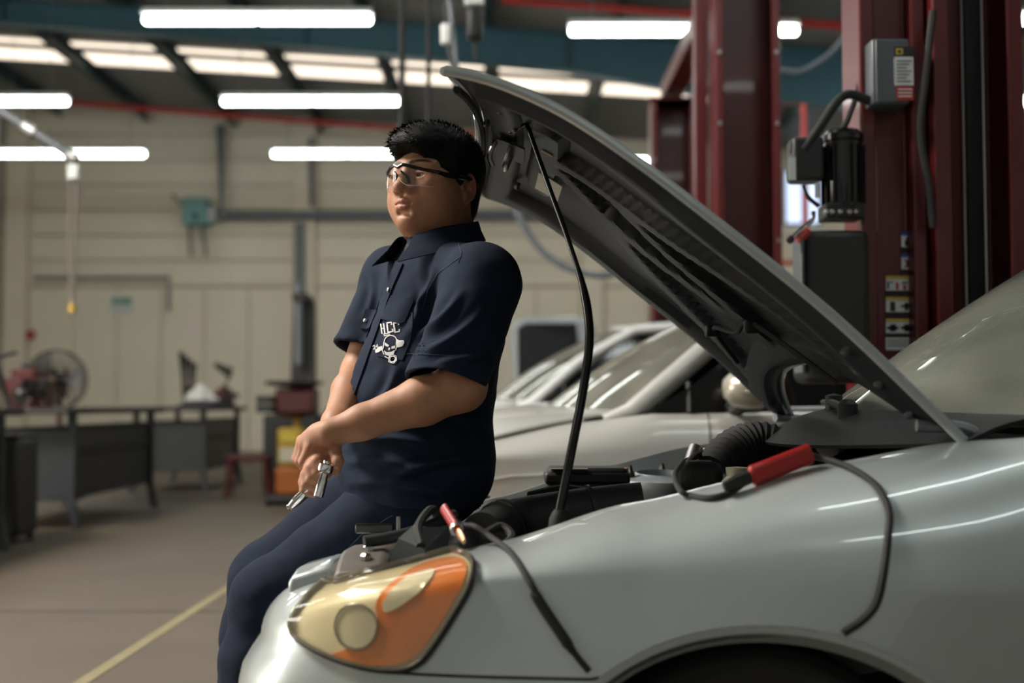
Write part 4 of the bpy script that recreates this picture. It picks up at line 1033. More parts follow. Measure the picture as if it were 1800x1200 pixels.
# nose
fd.chain([(0, -0.088, 0.014), (0, -0.0965, -0.008), (0, -0.1105, -0.030)], [0.0085, 0.0095, 0.0135], k=0.014)
fd.ell((0, -0.1125, -0.0325), (0.0125, 0.011, 0.0105), k=0.008)
for s in (-1, 1):
    fd.ell((s * 0.0165, -0.0980, -0.0365), (0.0110, 0.0125, 0.0095), k=0.007)
    fd.ell((s * 0.0075, -0.1065, -0.0455), (0.0040, 0.0060, 0.0040), k=0.003, sub=True)
fd.cone((0, -0.1005, -0.048), (0, -0.1025, -0.057), 0.0028, 0.0030, k=0.006, sub=True)
# lips
fd.chain([(-0.0235, -0.0890, -0.0655), (-0.011, -0.0970, -0.0618), (-0.0035, -0.0995, -0.0605), (0, -0.0990, -0.0615), (0.0035, -0.0995, -0.0605), (0.011, -0.0970, -0.0618), (0.0235, -0.0890, -0.0655)], [0.0028, 0.0050, 0.0056, 0.0054, 0.0056, 0.0050, 0.0028], k=0.004)
fd.chain([(-0.021, -0.0890, -0.0680), (-0.009, -0.0965, -0.0725), (0, -0.0978, -0.0735), (0.009, -0.0965, -0.0725), (0.021, -0.0890, -0.0680)], [0.003, 0.0064, 0.0070, 0.0064, 0.003], k=0.004)
fd.chain([(-0.024, -0.0925, -0.0665), (-0.010, -0.1020, -0.0665), (0, -0.1045, -0.0668), (0.010, -0.1020, -0.0665), (0.024, -0.0925, -0.0665)], [0.0012, 0.0016, 0.0017, 0.0016, 0.0012], k=0.003, sub=True)
fd.cone((-0.012, -0.0935, -0.0855), (0.012, -0.0935, -0.0855), 0.004, 0.004, k=0.012, sub=True)
# ears
for s in (-1, 1):
    R = np.array(Matrix.Rotation(math.radians(22 * s), 3, 'Z') @ Matrix.Rotation(math.radians(-12), 3, 'X'))
    fd.ell((s * 0.083, 0.018, -0.012), (0.0085, 0.0195, 0.032), R, k=0.006)
    fd.ell((s * 0.0835, 0.008, -0.038), (0.007, 0.010, 0.012), R, k=0.006)
    fd.ell((s * 0.0935, 0.018, -0.007), (0.0085, 0.0120, 0.0210), R, k=0.004, sub=True)
    fd.ell((s * 0.0865, 0.010, -0.014), (0.0060, 0.0075, 0.0100), R, k=0.003, sub=True)
    fd.cone((s * 0.0865, 0.022, 0.006), (s * 0.0875, 0.024, -0.020), 0.0028, 0.0026, k=0.004)
    fd.ell((s * 0.080, 0.0, -0.016), (0.006, 0.005, 0.008), k=0.004)
# neck
fd.cone((0, 0.022, -0.06), (0, 0.048, -0.215), 0.066, 0.074, k=0.03)
fd.cone((0, 0.06, -0.03), (0, 0.07, -0.21), 0.05, 0.06, k=0.02)
V, Q = fd.mesh(); V = relax(V, Q, 1, 0.35)
col = np.repeat(SKIN[None, :], len(V), 0)
def wgt(c, r): return np.clip(1.35 - np.sqrt((((V - np.array(c)) / np.array(r)) ** 2).sum(1)), 0, 1)[:, None]
lw = np.maximum(wgt((0, -0.099, -0.0615), (0.021, 0.012, 0.0060)), wgt((0, -0.098, -0.0725), (0.018, 0.012, 0.0072)))
col = col * (1 - lw) + LIP * lw
for s in (-1, 1):
    for t in np.linspace(0, 1, 9):
        c = (s * (0.014 + 0.040 * t), -0.090 + 0.022 * t * t, 0.0225 + 0.006 * math.sin(t * 2.4) - 0.003 * t)
        w_ = np.clip((1.25 - np.sqrt((((V - np.array(c)) / np.array((0.0055, 0.016, 0.0042 - 0.0015 * t))) ** 2).sum(1))) * 2.0, 0, 0.92)[:, None]; col = col * (1 - w_) + BROW * w_
    w_ = wgt((s * 0.0325, -0.087, 0.0005), (0.0145, 0.010, 0.0014)) * 0.85; col = col * (1 - w_) + BROW * w_
    w_ = wgt((s * 0.04, -0.07, -0.035), (0.028, 0.03, 0.024)) * 0.35; col = col * (1 - w_) + np.array((0.47, 0.19, 0.11)) * w_
    w_ = wgt((s * 0.085, 0.02, -0.01), (0.012, 0.02, 0.034)) * 0.35; col = col * (1 - w_) + np.array((0.46, 0.17, 0.10)) * w_
w_ = wgt((0, -0.112, -0.034), (0.018, 0.014, 0.012)) * 0.35; col = col * (1 - w_) + np.array((0.48, 0.18, 0.11)) * w_
w_ = wgt((0, -0.098, -0.0535), (0.020, 0.012, 0.0035)) * 0.30; col = col * (1 - w_) + np.array((0.12, 0.07, 0.05)) * w_      # faint moustache
HRn = np.array(HR); HV = V @ HRn.T * HS + np.array(HC)
HQ = Q; HCOL = col

# ---- arms, hands, torso core ------------------------------------------------
LSH, RSH = A3(848, 492, 2.72), A3(694, 490, 3.06)
LEL, REL = A3(812, 680, 2.64), A3(634, 655, 3.00)
LWR, RWR = A3(580, 762, 2.63), A3(577, 776, 2.70)
fb_ = Field((-0.56, 2.48, 0.74), (0.10, 3.25, 1.46), 0.0030)
BL = np.array((0.57, -0.82, 0.0)); BF = np.array((-0.82, -0.57, 0.0)); BU = np.array((0, 0, 1.0)); BR = np.stack([BL, BF, BU])
fb_.ell(A3(768, 575, 2.90), (0.165, 0.105, 0.19), BR, k=0.03)
fb_.ell(A3(745, 720, 2.92), (0.150, 0.115, 0.16), BR, k=0.03)
fb_.cone(LSH, RSH, 0.058, 0.058, k=0.04)
fb_.cone(A3(772, 455, 2.90), A3(768, 400, 2.90), 0.066, 0.060, k=0.03)
fb_.cone(LSH, LEL, 0.060, 0.051, k=0.02); fb_.cone(RSH, REL, 0.056, 0.047, k=0.02)
m1 = LEL + (LWR - LEL) * 0.30
fb_.chain([LEL, m1, LEL + (LWR - LEL) * 0.75, LWR], [0.050, 0.0505, 0.036, 0.0300], k=0.016)
m2 = REL + (RWR - REL) * 0.30
fb_.chain([REL, m2, REL + (RWR - REL) * 0.75, RWR], [0.046, 0.046, 0.033, 0.0275], k=0.016)
# left hand laid over the right wrist
LK = [A3(546, 786, 2.630), A3(537, 782, 2.648), A3(532, 778, 2.667), A3(531, 774, 2.686)]       # pinky .. index knuckles
fb_.chain([LWR, A3(562, 768, 2.645), A3(546, 775, 2.655)], [0.0295, 0.0290, 0.0250], k=0.012)
for k_, K in enumerate(LK):
    fb_.cone(A3(566, 766, 2.645), K, 0.018, 0.0125, k=0.010)
    pp = A3(-7 + 537 - 3 * k_ + (3 if k_ == 0 else 0), 812 - 2 * k_, 2.640 + 0.019 * k_); dd = pp + np.array((0.016, 0.010, -0.020)); tt = dd + np.array((0.018, 0.008, -0.006))
    fb_.chain([K, pp, dd, tt], [0.0120, 0.0105, 0.0095, 0.0080], k=0.004)
fb_.chain([A3(568, 772, 2.68), A3(556, 792, 2.715), A3(560, 812, 2.73)], [0.015, 0.0125, 0.010], k=0.006)   # thumb on the far side
# right hand: fist round the wrench handle
RK = [A3(556, 811, 2.612), A3(546, 822, 2.612), A3(538, 834, 2.616), A3(534, 847, 2.622)]        # index .. pinky
fb_.chain([RWR, A3(573, 790, 2.675), A3(562, 806, 2.650)], [0.0275, 0.0290, 0.0240], k=0.012)
for k_, K in enumerate(RK):
    fb_.cone(A3(571, 794, 2.655), K, 0.0190, 0.0125, k=0.009)
    PIP = K + np.array((0.0015, -0.010, -0.0245 + 0.002 * k_)); DIP = PIP + np.array((0.0195, 0.004, -0.005)); TIP = DIP + np.array((0.011, 0.014, 0.011))
    fb_.chain([K, PIP, DIP, TIP], [0.0118, 0.0103, 0.0094, 0.0080] if k_ < 3 else [0.0108, 0.0092, 0.0084, 0.0072], k=0.0025)
fb_.chain([A3(577, 786, 2.665), A3(588, 795, 2.628), A3(594, 810, 2.604), A3(590, 828, 2.596)], [0.0200, 0.0145, 0.0118, 0.0095], k=0.006)
V2, Q2 = fb_.mesh(); V2 = relax(V2, Q2, 1, 0.3)
col2 = np.repeat(SKIN[None, :], len(V2), 0)
for K in RK + LK:
    w_ = np.clip(1.3 - np.linalg.norm(V2 - K, axis=1) / 0.016, 0, 1)[:, None] * 0.5; col2 = col2 * (1 - w_) + KNUC * w_
Vb = np.concatenate([HV, V2]); Qb = np.concatenate([HQ, Q2 + len(HV)]); Cb = np.concatenate([HCOL, col2])
me = np_mesh('body', Vb, Qb)
at_ = me.color_attributes.new('tone', 'FLOAT_COLOR', 'POINT'); at_.data.foreach_set('color', np.concatenate([Cb, np.ones((len(Cb), 1))], 1).astype(np.float32).ravel())
me.materials.append(MATS['skin']); body = link('body', me, person)
# finger nails on the thumb
tn = Vector(A3(590, 826, 2.588))
obj('thumb_nail', sheet(BM(), lambda u, v: tn + Vector(((u - .5) * 0.011, 0.002 * ((2 * u - 1) ** 2) - 0.0004, (v - .5) * 0.014)), 4, 4, 0.001), mat('nail', (0.52, 0.30, 0.22), 0.3, var=0.05), person)
# eyes
for s in (-1, 1):
    c = H2W((s * 0.0325, -0.0755, -0.004))
    e = obj('eye', lathe(BM(), [(0.0133 * math.sin(math.pi * k / 12), -0.0133 * math.cos(math.pi * k / 12)) for k in range(13)], c, HR @ Vector((0, -1, 0)), 20), MATS['eye_white'], person)
    gz = HR @ Vector((-0.25, -1, 0.04)).normalized(); io = BM()
    lathe(io, [(0.0, 0.0137), (0.0037, 0.0135), (0.0064, 0.0124), (0.0064, 0.0105), (0, 0.0105)], c, gz, 18)
    o = obj('iris', io, MATS['iris'], e)
# ---- hair ---------------------------------------------------------------------
fh = Field((-0.13, -0.15, -0.14), (0.13, 0.16, 0.16), 0.0032)
fh.ell((0, 0.022, 0.034), (0.0915, 0.110, 0.096), k=0.01)
fh.ell((0, -0.040, 0.080), (0.070, 0.062, 0.040), k=0.03)
fh.ell((0, -0.076, 0.068), (0.062, 0.036, 0.028), k=0.02)
fh.ell((0, 0.065, -0.035), (0.066, 0.050, 0.070), k=0.02)
for s in (-1, 1): fh.ell((s * 0.074, 0.002, 0.022), (0.015, 0.034, 0.040), k=0.01)
fh.ell((0, -0.120, -0.036), (0.0765, 0.088, 0.092), k=0.006, sub=True)          # face opening
for s in (-1, 1):
    fh.ell((s * 0.085, -0.048, -0.050), (0.050, 0.045, 0.058), k=0.006, sub=True)
    fh.ell((s * 0.095, 0.018, -0.022), (0.030, 0.024, 0.040), k=0.004, sub=True)  # round the ears
fh.half((0, 0.06, -0.088), (0, 0.15, -1.0))
V3, Q3 = fh.mesh(); N3 = normals(V3, Q3)
rs_ = np.random.RandomState(3)
bmh = BM(); W3 = V3 @ HRn.T * HS + np.array(HC); NW = N3 @ HRn.T
vs = [bmh.verts.new(v) for v in W3]
for q in Q3: bmh.faces.new([vs[i] for i in q])
hm = bpy.data.meshes.new('hair'); bmesh.ops.recalc_face_normals(bmh, faces=bmh.faces)
# strands: thin tapered blades lying mostly along the surface
pick = rs_.choice(len(V3), 4200)
for i in pick:
    p = V3[i]; n = N3[i]
    if n @ np.array((0, -0.3, 0.2)) < -0.25 and p[2] < -0.05: pass
    if p[1] < -0.04: flow = np.array((rs_.normal(0, 0.28), -0.85, 0.25 if p[2] > 0.085 else -0.25))       # front: forward and up
    elif p[2] > 0.07: flow = np.array((np.sign(p[0]) * 0.3 + rs_.normal(0, 0.25), -0.5, 0.25))
    else: flow = np.array((rs_.normal(0, 0.12), 0.10, -1.0))
    flow = flow - n * (flow @ n) * 0.75; flow = flow / np.linalg.norm(flow)
    L = rs_.uniform(0.010, 0.020) if p[2] > 0.05 else rs_.uniform(0.006, 0.012)
    lift = rs_.uniform(0.12, 0.55) if p[2] > 0.05 else rs_.uniform(0.05, 0.25)
    d1 = flow + n * lift; d1 /= np.linalg.norm(d1); side = np.cross(flow, n); side /= max(1e-6, np.linalg.norm(side)); wd = rs_.uniform(0.0006, 0.0012)
    a = p - n * 0.003; m_ = p + d1 * L * 0.55; t_ = p + d1 * L * 0.95 + flow * L * 0.25
    pts = [a - side * wd, a + side * wd, m_ + side * wd * 0.8, m_ - side * wd * 0.8, t_]
    w5 = [bmh.verts.new(Vector(HRn @ q) * HS + HC) for q in pts]
    bmh.faces.new((w5[0], w5[1], w5[2], w5[3])); bmh.faces.new((w5[3], w5[2], w5[4]))
bmh.to_mesh(hm); bmh.free()
for p in hm.polygons: p.use_smooth = True
hm.materials.append(MATS['hair_black']); link('hair', hm, person)

# ---- shirt -------------------------------------------------------------------
fs_ = Field((-0.56, 2.46, 0.70), (0.14, 3.30, 1.50), 0.0042)
fs_.ell(A3(773, 575, 2.90), (0.188, 0.134, 0.20), BR, k=0.04)
fs_.ell(A3(752, 700, 2.91) + BF * 0.018, (0.190, 0.158, 0.20), BR, k=0.05)
fs_.ell(A3(738, 815, 2.93) + BF * 0.012, (0.210, 0.176, 0.17), BR, k=0.05)
fs_.cone(LSH + np.array((0, 0, 0.004)), RSH + np.array((0, 0, 0.004)), 0.076, 0.074, k=0.05)
fs_.cone(A3(775, 462, 2.90), A3(773, 420, 2.90), 0.092, 0.074, k=0.03)
SL = LSH + (LEL - LSH) * 0.97; SRr = RSH + (REL - RSH) * 0.78
SLo = SL + np.array((-0.036, -0.004, 0.0))
fs_.cone(LSH + np.array((0.004, -0.004, -0.01)), SLo, 0.082, 0.087, k=0.03)
fs_.cone(RSH, SRr + np.array((-0.012, 0, 0)), 0.074, 0.076, k=0.03)
fs_.cone(SLo, SLo + (SLo - LSH) * 0.5, 0.087, 0.095, k=0.004)
fs_.cone(SRr + np.array((-0.012, 0, 0)), SRr + (SRr - RSH) * 0.4, 0.076, 0.078, k=0.004)
# folds
# sleeve mouths are open: cut flat and hollow
def sleeve_end(S, Sh, E, r):
    ax = (E - Sh); ax /= np.linalg.norm(ax)
    lo = S - 0.17; hi = S + 0.17; sl = fs_._sl(lo, hi); X, Y, Z = fs_._xyz(sl)
    s_ = (X - S[0]) * ax[0] + (Y - S[1]) * ax[1] + (Z - S[2]) * ax[2]
    rad = np.sqrt(np.maximum(0, (X - S[0]) ** 2 + (Y - S[1]) ** 2 + (Z - S[2]) ** 2 - s_ ** 2))
    cut = np.where((s_ > 0) & (rad < r * 1.42), s_, -1.0)
    return sl, cut, s_, rad
for (S_, Sh, E, r) in ((SLo, LSH, LEL, 0.087), (SRr + np.array((-0.012, 0, 0)), RSH, REL, 0.076)):
    sl, cut, s_, rad = sleeve_end(S_, Sh, E, r)
    fs_.d[sl] = np.maximum(fs_.d[sl], cut.astype(np.float32))
    fs_.cone(S_ - (E - Sh) * 0.15, S_ + (E - Sh) * 0.2, r - 0.010, r - 0.009, k=0.002, sub=True)
fs_.half(A3(700, 893, 2.75), (-0.10, 0.0, -1.0))          # hem
fs_.cone(A3(735, 900, 2.93) - BU * 0.05, A3(735, 880, 2.93), 0.16, 0.15, k=0.002, sub=True)
X, Y, Z = fs_._xyz((slice(None),) * 3)
def largest(V, Q):
    par = list(range(len(V)))
    def root(a):
        while par[a] != a: par[a] = par[par[a]]; a = par[a]
        return a
    for q in Q.tolist():
        r = root(q[0])
        for k in q[1:]:
            s_ = root(k)
            if s_ != r: par[s_] = r
    lab = np.array([root(i) for i in range(len(V))]); keep = lab == np.bincount(lab).argmax()
    new = np.cumsum(keep) - 1; return V[keep], new[Q[keep[Q[:, 0]]]]
V4, Q4 = largest(*fs_.mesh()); V4 = relax(V4, Q4, 2, 0.5); N4 = normals(V4, Q4)
disp = np.array([mnoise.noise(Vector((v[0] * 9 + v[2] * 5, v[1] * 9, v[2] * 16 - v[0] * 6))) * 0.0045 + mnoise.noise(Vector((v[0] * 26, v[1] * 22, v[2] * 30))) * 0.0016 for v in V4])
def to_px(V):
    y_ = V[:, 1] * math.cos(PITCH) + (V[:, 2] - CAMZ) * math.sin(PITCH); z_ = (V[:, 2] - CAMZ) * math.cos(PITCH) - V[:, 1] * math.sin(PITCH)
    return 900 + F * V[:, 0] / y_, 600 - F * z_ / y_
def folds(V, N, lines):
    px, py = to_px(V); out = np.zeros(len(V)); face = np.clip(-N[:, 1] * 1.5 + 0.2, 0, 1)
    for (a, b_, w_, amp) in lines:
        dx, dy = b_[0] - a[0], b_[1] - a[1]; t = ((px - a[0]) * dx + (py - a[1]) * dy) / (dx * dx + dy * dy); tc_ = np.clip(t, 0, 1)
        bow = 10 * np.sin(np.pi * tc_); l = math.hypot(dx, dy)
        d = np.hypot(px - a[0] - tc_ * dx - bow * dy / l, py - a[1] - tc_ * dy + bow * dx / l)
        out += amp * (np.exp(-(d / w_) ** 2) - 0.6 * np.exp(-((d - 1.6 * w_) / w_) ** 2)) * np.sin(np.pi * np.clip(tc_ * 0.9 + 0.05, 0, 1)) * face
    return out
disp += 1.7 * folds(V4, N4, [((745, 500), (706, 600), 8, 0.006), ((812, 515), (725, 590), 8, 0.006), ((850, 545), (735, 622), 9, 0.006), ((880, 600), (775, 634), 8, 0.005), ((760, 470), (728, 545), 7, 0.005),
    ((700, 640), (640, 745), 10, 0.007), ((735, 655), (700, 745), 10, 0.006), ((640, 772), (770, 790), 8, 0.005), ((610, 812), (740, 828), 9, 0.006), ((690, 840), (850, 805), 9, 0.006), ((620, 850), (800, 868), 9, 0.006), ((720, 700), (860, 760), 10, 0.006), ((655, 480), (640, 560), 8, 0.004)])
V4 = V4 + N4 * disp[:, None]
sm = np_mesh('shirt', V4, Q4); sm.materials.append(MATS['cloth_navy']); shirt = link('shirt', sm, person)
SB = BVHTree.FromPolygons([Vector(v) for v in V4], [list(map(int, q)) for q in Q4]); smap = cam_mapper(SB)
def ribbon(pts, w):
    L = []; R_ = []
    for i, p in enumerate(pts):
        a = pts[max(0, i - 1)]; b_ = pts[min(len(pts) - 1, i + 1)]; dx, dy = b_[0] - a[0], b_[1] - a[1]; l = math.hypot(dx, dy) or 1
        L.append((p[0] - dy / l * w / 2, p[1] + dx / l * w / 2)); R_.append((p[0] + dy / l * w / 2, p[1] - dx / l * w / 2))
    return L + R_[::-1]
def sub_pts(pts, st=8):
    o = []
    for a, b_ in zip(pts, pts[1:]):
        n = max(1, int(math.hypot(b_[0] - a[0], b_[1] - a[1]) / st))
        o += [(a[0] + (b_[0] - a[0]) * k / n, a[1] + (b_[1] - a[1]) * k / n) for k in range(n)]
    return o + [pts[-1]]
def on_shirt(nm, ol, m, off=0.003, th=0.003, st=7, sm_=0, par=None):
    ol = sub_pts(list(ol) + [ol[0]], st)[:-1] if not sm_ else ol
    return obj(nm, patch(ol, smap, st, off, th, sm_), MATS[m], par or shirt)
on_shirt('pocket', [(690, 545), (728, 549), (722, 600), (708, 634), (664, 626), (672, 585)], 'cloth_navy', 0.0028, 0.004)
on_shirt('pocket_flap', [(691, 520), (730, 527), (713, 566), (704, 569), (672, 561)], 'cloth_navy', 0.006, 0.005)
on_shirt('pocket_flap', [(645, 543), (667, 546), (653, 577), (647, 580), (635, 579)], 'cloth_navy', 0.006, 0.005)
on_shirt('placket', ribbon(sub_pts([(704, 462), (686, 503), (671, 545), (646, 615), (614, 706)]), 13), 'cloth_navy', 0.0045, 0.005)
for (px, py) in ((644, 565), (687, 510)):
    q = smap((px, py)); 
    if q: obj('snap_button', lathe(BM(), [(0.005, 0), (0.005, 0.003), (0.003, 0.0045), (0, 0.0047)], q[0] + q[1] * 0.005, q[1], 12), MATS['steel'], shirt)
def stitch(pts, w=1.1):
    P = []
    for p in sub_pts(pts, 6):
        q = smap(p)
        if q: P.append(q[0] + q[1] * 0.0012)
    if len(P) > 2: obj('stitching', tube(BM(), P, 0.0008, 5), MATS['thread'], shirt)
stitch([(806, 428), (812, 445), (806, 462)]); stitch([(812, 450), (770, 480), (752, 510), (742, 545)]); stitch([(711, 622), (752, 622), (800, 627)])
# printed emblem: letters, winged skull and piston
W_ = 'print_white'
def pr(ol, st=4): on_shirt('print', ol, W_, 0.0046, 0.0012, st)
def prl(pts, w, st=4): pr(ribbon(sub_pts(pts, st), w), st)
prl([(672, 570), (674, 588)], 2.2); prl([(672.5, 579), (678, 578)], 1.8); prl([(677, 569), (679, 587)], 2.2)
for ox in (0, 11.5):
    prl([(691 + ox, 571.5), (690.5 + ox, 567), (683 + ox, 568.5), (684.5 + ox, 585), (692.5 + ox, 583.5), (692 + ox, 579)], 2.6)
arc = lambda cx, cy, rx, ry, a0, a1, n=12: [(cx + rx * math.cos(math.radians(a0 + (a1 - a0) * k / n)), cy + ry * math.sin(math.radians(a0 + (a1 - a0) * k / n))) for k in range(n + 1)]
prl(arc(689, 603, 11.5, 12, 175, 365), 1.6)
prl([(677, 603), (676, 612), (674, 616), (677, 624)], 1.6); prl([(700, 603), (699, 611), (697, 617)], 1.4)
pr([(679, 603), (686, 608), (684, 611), (678, 608)]); pr([(690, 610), (697, 608), (696, 613), (690, 614)])
pr([(685, 612), (688, 612), (687, 617), (684, 616)])
pr([(677, 617), (682, 620), (690, 619), (696, 616), (694, 623), (687, 627), (679, 624)])
prl([(678, 627), (684, 630), (690, 627)], 1.8)
pr([(699, 597), (704, 599), (711, 598), (712, 603), (709, 609), (701, 611), (698, 606)])
pr([(662, 617), (668, 611), (674, 609), (675, 615), (668, 620), (663, 621)])
prl(arc(692, 632, 5.0, 5.2, 0, 360, 14), 1.5); prl([(686, 626), (685, 636), (694, 640), (699, 634), (698, 627), (692, 624)], 1.3)
prl([(676, 589), (688, 586)], 1.4); prl([(677, 592), (688, 589)], 1.4)
prl([(658, 610), (661, 608), (662, 611), (659, 615), (663, 614)], 1.4); prl([(667, 615), (666, 606), (664, 611), (668, 611)], 1.3)
# collar
NB = Vector(A3(775, 424, 2.90)); cf = Vector((-0.80, -0.60, 0)).normalized(); cl = Vector((0.60, -0.80, 0))
def collar(u, v):
    a = math.radians(-158 + 316 * u); back = Vector(-cf); dirn = back * math.cos(a) + cl * math.sin(a)
    fr = abs(2 * u - 1) ** 3
    rt = 0.079 + 0.006 * fr; base = NB + Vector((0, 0, 0.022 * math.cos(a)))
    if v < 0.4:
        t = v / 0.4; return base + dirn * (rt + 0.006 * (1 - t)) + Vector((0, 0, -0.012 + 0.040 * t))
    t = (v - 0.4) / 0.6
    return base + dirn * (rt + 0.004 + (0.022 + 0.040 * fr) * t ** 1.1) + Vector((0, 0, 0.028 + 0.008 * math.sin(math.pi * min(1, t * 2)) - (0.044 + 0.026 * fr) * t ** 1.2)) + cf * 0.012 * fr * t
obj('collar', sheet(BM(), collar, 56, 14, 0.0025), MATS['cloth_navy'], shirt)
obj('undershirt', sheet(BM(), lambda u, v: NB + (cf * math.cos((u - .5) * 2.2) + cl * math.sin((u - .5) * 2.2)) * (0.082 + 0.03 * v) + Vector((0, 0, -0.012 - 0.075 * v)), 12, 6, 0.003), MATS['undershirt'], person)

# ---- trousers and shoes --------------------------------------------------------
ft = Field((-0.95, 2.45, 0.04), (0.10, 3.42, 0.97), 0.006)
LHIP, RHIP = A3(762, 842, 2.87), A3(690, 842, 3.05)
LKN, RKN = np.array((-0.560, 2.92, 0.550)), np.array((-0.615, 3.16, 0.560)); LAN, RAN = np.array((-0.630, 2.90, 0.10)), np.array((-0.675, 3.14, 0.10))
ft.ell(A3(735, 835, 2.94), (0.185, 0.145, 0.13), BR, k=0.04)
for (h_, k_, a_) in ((LHIP, LKN, LAN), (RHIP, RKN, RAN)):
    ft.cone(h_, k_, 0.100, 0.088, k=0.05); ft.chain([k_, k_ + (a_ - k_) * 0.3, a_], [0.086, 0.084, 0.078], k=0.04)
ft.half((0, 0, 0.055), (0, 0, -1)); ft.half((0, 0, 0.90), (0, 0, 1))
V5, Q5 = ft.mesh(); V5 = relax(V5, Q5, 2, 0.5); N5 = normals(V5, Q5)
disp = np.array([mnoise.noise(Vector((v[0] * 10 + v[2] * 4, v[1] * 8, v[2] * 14))) * 0.006 + mnoise.noise(Vector((v[0] * 25, v[1] * 22, v[2] * 28))) * 0.002 for v in V5])
# keep the seat resting on, not inside, the car nose
V5 = V5 + N5 * disp[:, None]
tm = np_mesh('trousers', V5, Q5); tm.materials.append(MATS['cloth_navy_trouser']); trousers = link('trousers', tm, person)
TB = BVHTree.FromPolygons([Vector(v) for v in V5], [list(map(int, q)) for q in Q5]); tmap = cam_mapper(TB)
P = []
for p in sub_pts([(690, 905), (640, 935), (600, 975), (570, 1000)], 10):
    q = tmap(p)
    if q: P.append(q[0] + q[1] * 0.001)
if len(P) > 2: obj('stitching', tube(BM(), P, 0.001, 5), MATS['thread'], trousers)
for a_ in (LAN, RAN):
    f2 = Vector((-0.9, -0.35, 0)).normalized(); A_ = Vector(a_); A_.z = 0
    rings = []
    for (t_, w2, h2) in ((-0.10, 0.03, 0.06), (-0.085, 0.042, 0.095), (-0.02, 0.044, 0.10), (0.06, 0.046, 0.075), (0.13, 0.046, 0.055), (0.175, 0.036, 0.045), (0.19, 0.02, 0.03)):
        c = A_ + f2 * t_; sd = Vector((f2.y, -f2.x, 0))
        rings.append([c + sd * (w2 * math.cos(q)) + Vector((0, 0, max(0.0, h2 / 2 + h2 / 2 * math.sin(q) * 1.0))) for q in [2 * math.pi * k / 14 for k in range(14)]])
    so = obj('shoe', loft(BM(), rings), MATS['shoe_black'], person)
    obj('sole', loft(BM(), [[A_ + f2 * t_ + Vector((f2.y, -f2.x, 0)) * (w2 * s2) + Vector((0, 0, z2)) for s2, z2 in ((-1.06, 0), (1.06, 0), (1.06, 0.018), (-1.06, 0.018))] for t_, w2 in ((-0.105, 0.03), (-0.08, 0.043), (0.06, 0.047), (0.13, 0.047), (0.195, 0.022))]), MATS['rubber'], so)

# ---- safety glasses ---------------------------------------------------------------
gl = thing('safety_glasses', 'clear wraparound safety glasses with a black half frame worn on the face', 'glasses', tuple(H2W((0, -0.1, 0.01))))
def gpt(t, z):      # t -1..1 across the face (his right -> left)
    a = t * 1.15; return H2W((0.088 * math.sin(a), 0.012 - 0.130 * math.cos(a) - 0.002 * (1 - abs(t)), z))
def ztop_(t): return 0.010 - 0.012 * t * t + 0.003 * math.cos(t * 6) - 0.006 * max(0, 1 - abs(t) / 0.12)
for s in (-1, 1):
    t0, t1 = (0.045, 0.80)
    def lens(u, v, s=s):
        t = t0 + (t1 - t0) * u; zb = -0.031 + 0.018 * max(0, (0.25 - t) / 0.25) ** 1.5 + 0.006 * max(0, (t - 0.65) / 0.15); return gpt(s * t, ztop_(t) * (1 - v) + zb * v)
    obj('lens', sheet(BM(), lens, 16, 8), MATS['lens_clear'], gl)
    rim_ = [lens(u / 16, 1.0) for u in range(17)] + [lens(1.0, 1 - k / 8) for k in range(1, 9)]
    obj('lens_edge', tube(BM(), rim_, 0.0006, 5), MATS['white_plastic'], gl)
    tp = [gpt(s * 0.78, ztop_(0.78) - 0.001), gpt(s * 0.90, ztop_(0.9) - 0.002), H2W((s * 0.0895, -0.030, 0.000)), H2W((s * 0.0895, 0.0, 0.002)), H2W((s * 0.087, 0.03, 0.004)), H2W((s * 0.084, 0.05, -0.012))]
    obj('temple', tube(BM(), crom(tp, 5), [0.0048] * 8 + [0.0052] * 10 + [0.0036] * 8, 8, sx=0.6, sy=1.2), MATS['black_gloss'], gl)
    obj('nose_pad', tube(BM(), crom([gpt(s * 0.075, 0.0), H2W((s * 0.0135, -0.106, -0.010)), H2W((s * 0.0165, -0.100, -0.023))], 4), [0.0024] * 4 + [0.0032] * 5, 8), MATS['black'], gl)
obj('brow_bar', tube(BM(), [gpt(-0.80 + 1.6 * k / 40, ztop_(-0.80 + 1.6 * k / 40) + 0.001) for k in range(41)], 0.0040, 8), MATS['black_gloss'], gl)

# ---- ratchet wrench ----------------------------------------------------------------
rw_ = thing('ratchet_wrench', 'chrome ratchet wrench with a long socket held in the hand', 'wrench', tuple(A3(560, 845, 2.61)))
h0, h1 = Vector(A3(571, 826, 2.598)), Vector(A3(507, 893, 2.618)); hd = (h1 - h0)
obj('handle', tube(BM(), [h0, h0 + hd * 0.15, h0 + hd * 0.40, h0 + hd * 0.58, h0 + hd * 0.64, h0 + hd * 0.80, h0 + hd * 0.92, h0 + hd * 0.95, h0 + hd * 0.98, h1], [0.010, 0.0065, 0.006, 0.0065, 0.0085, 0.0090, 0.0078, 0.0062, 0.0078, 0.006], 14), MATS['chrome'], rw_)
sd_ = (Vector(A3(560, 873, 2.588)) - Vector(A3(573, 824, 2.590))).normalized(); hc = Vector(A3(573, 822, 2.588))
obj('ratchet_head', lathe(BM(), [(0.0, -0.010), (0.012, -0.010), (0.0165, -0.007), (0.0175, 0.0), (0.0165, 0.007), (0.011, 0.011), (0.0, 0.011)], hc, sd_, 22), MATS['chrome'], rw_)
obj('selector_knob', lathe(BM(), [(0.009, 0), (0.009, 0.004), (0.006, 0.006), (0, 0.006)], hc - sd_ * 0.010, -sd_, 14), MATS['chrome'], rw_)
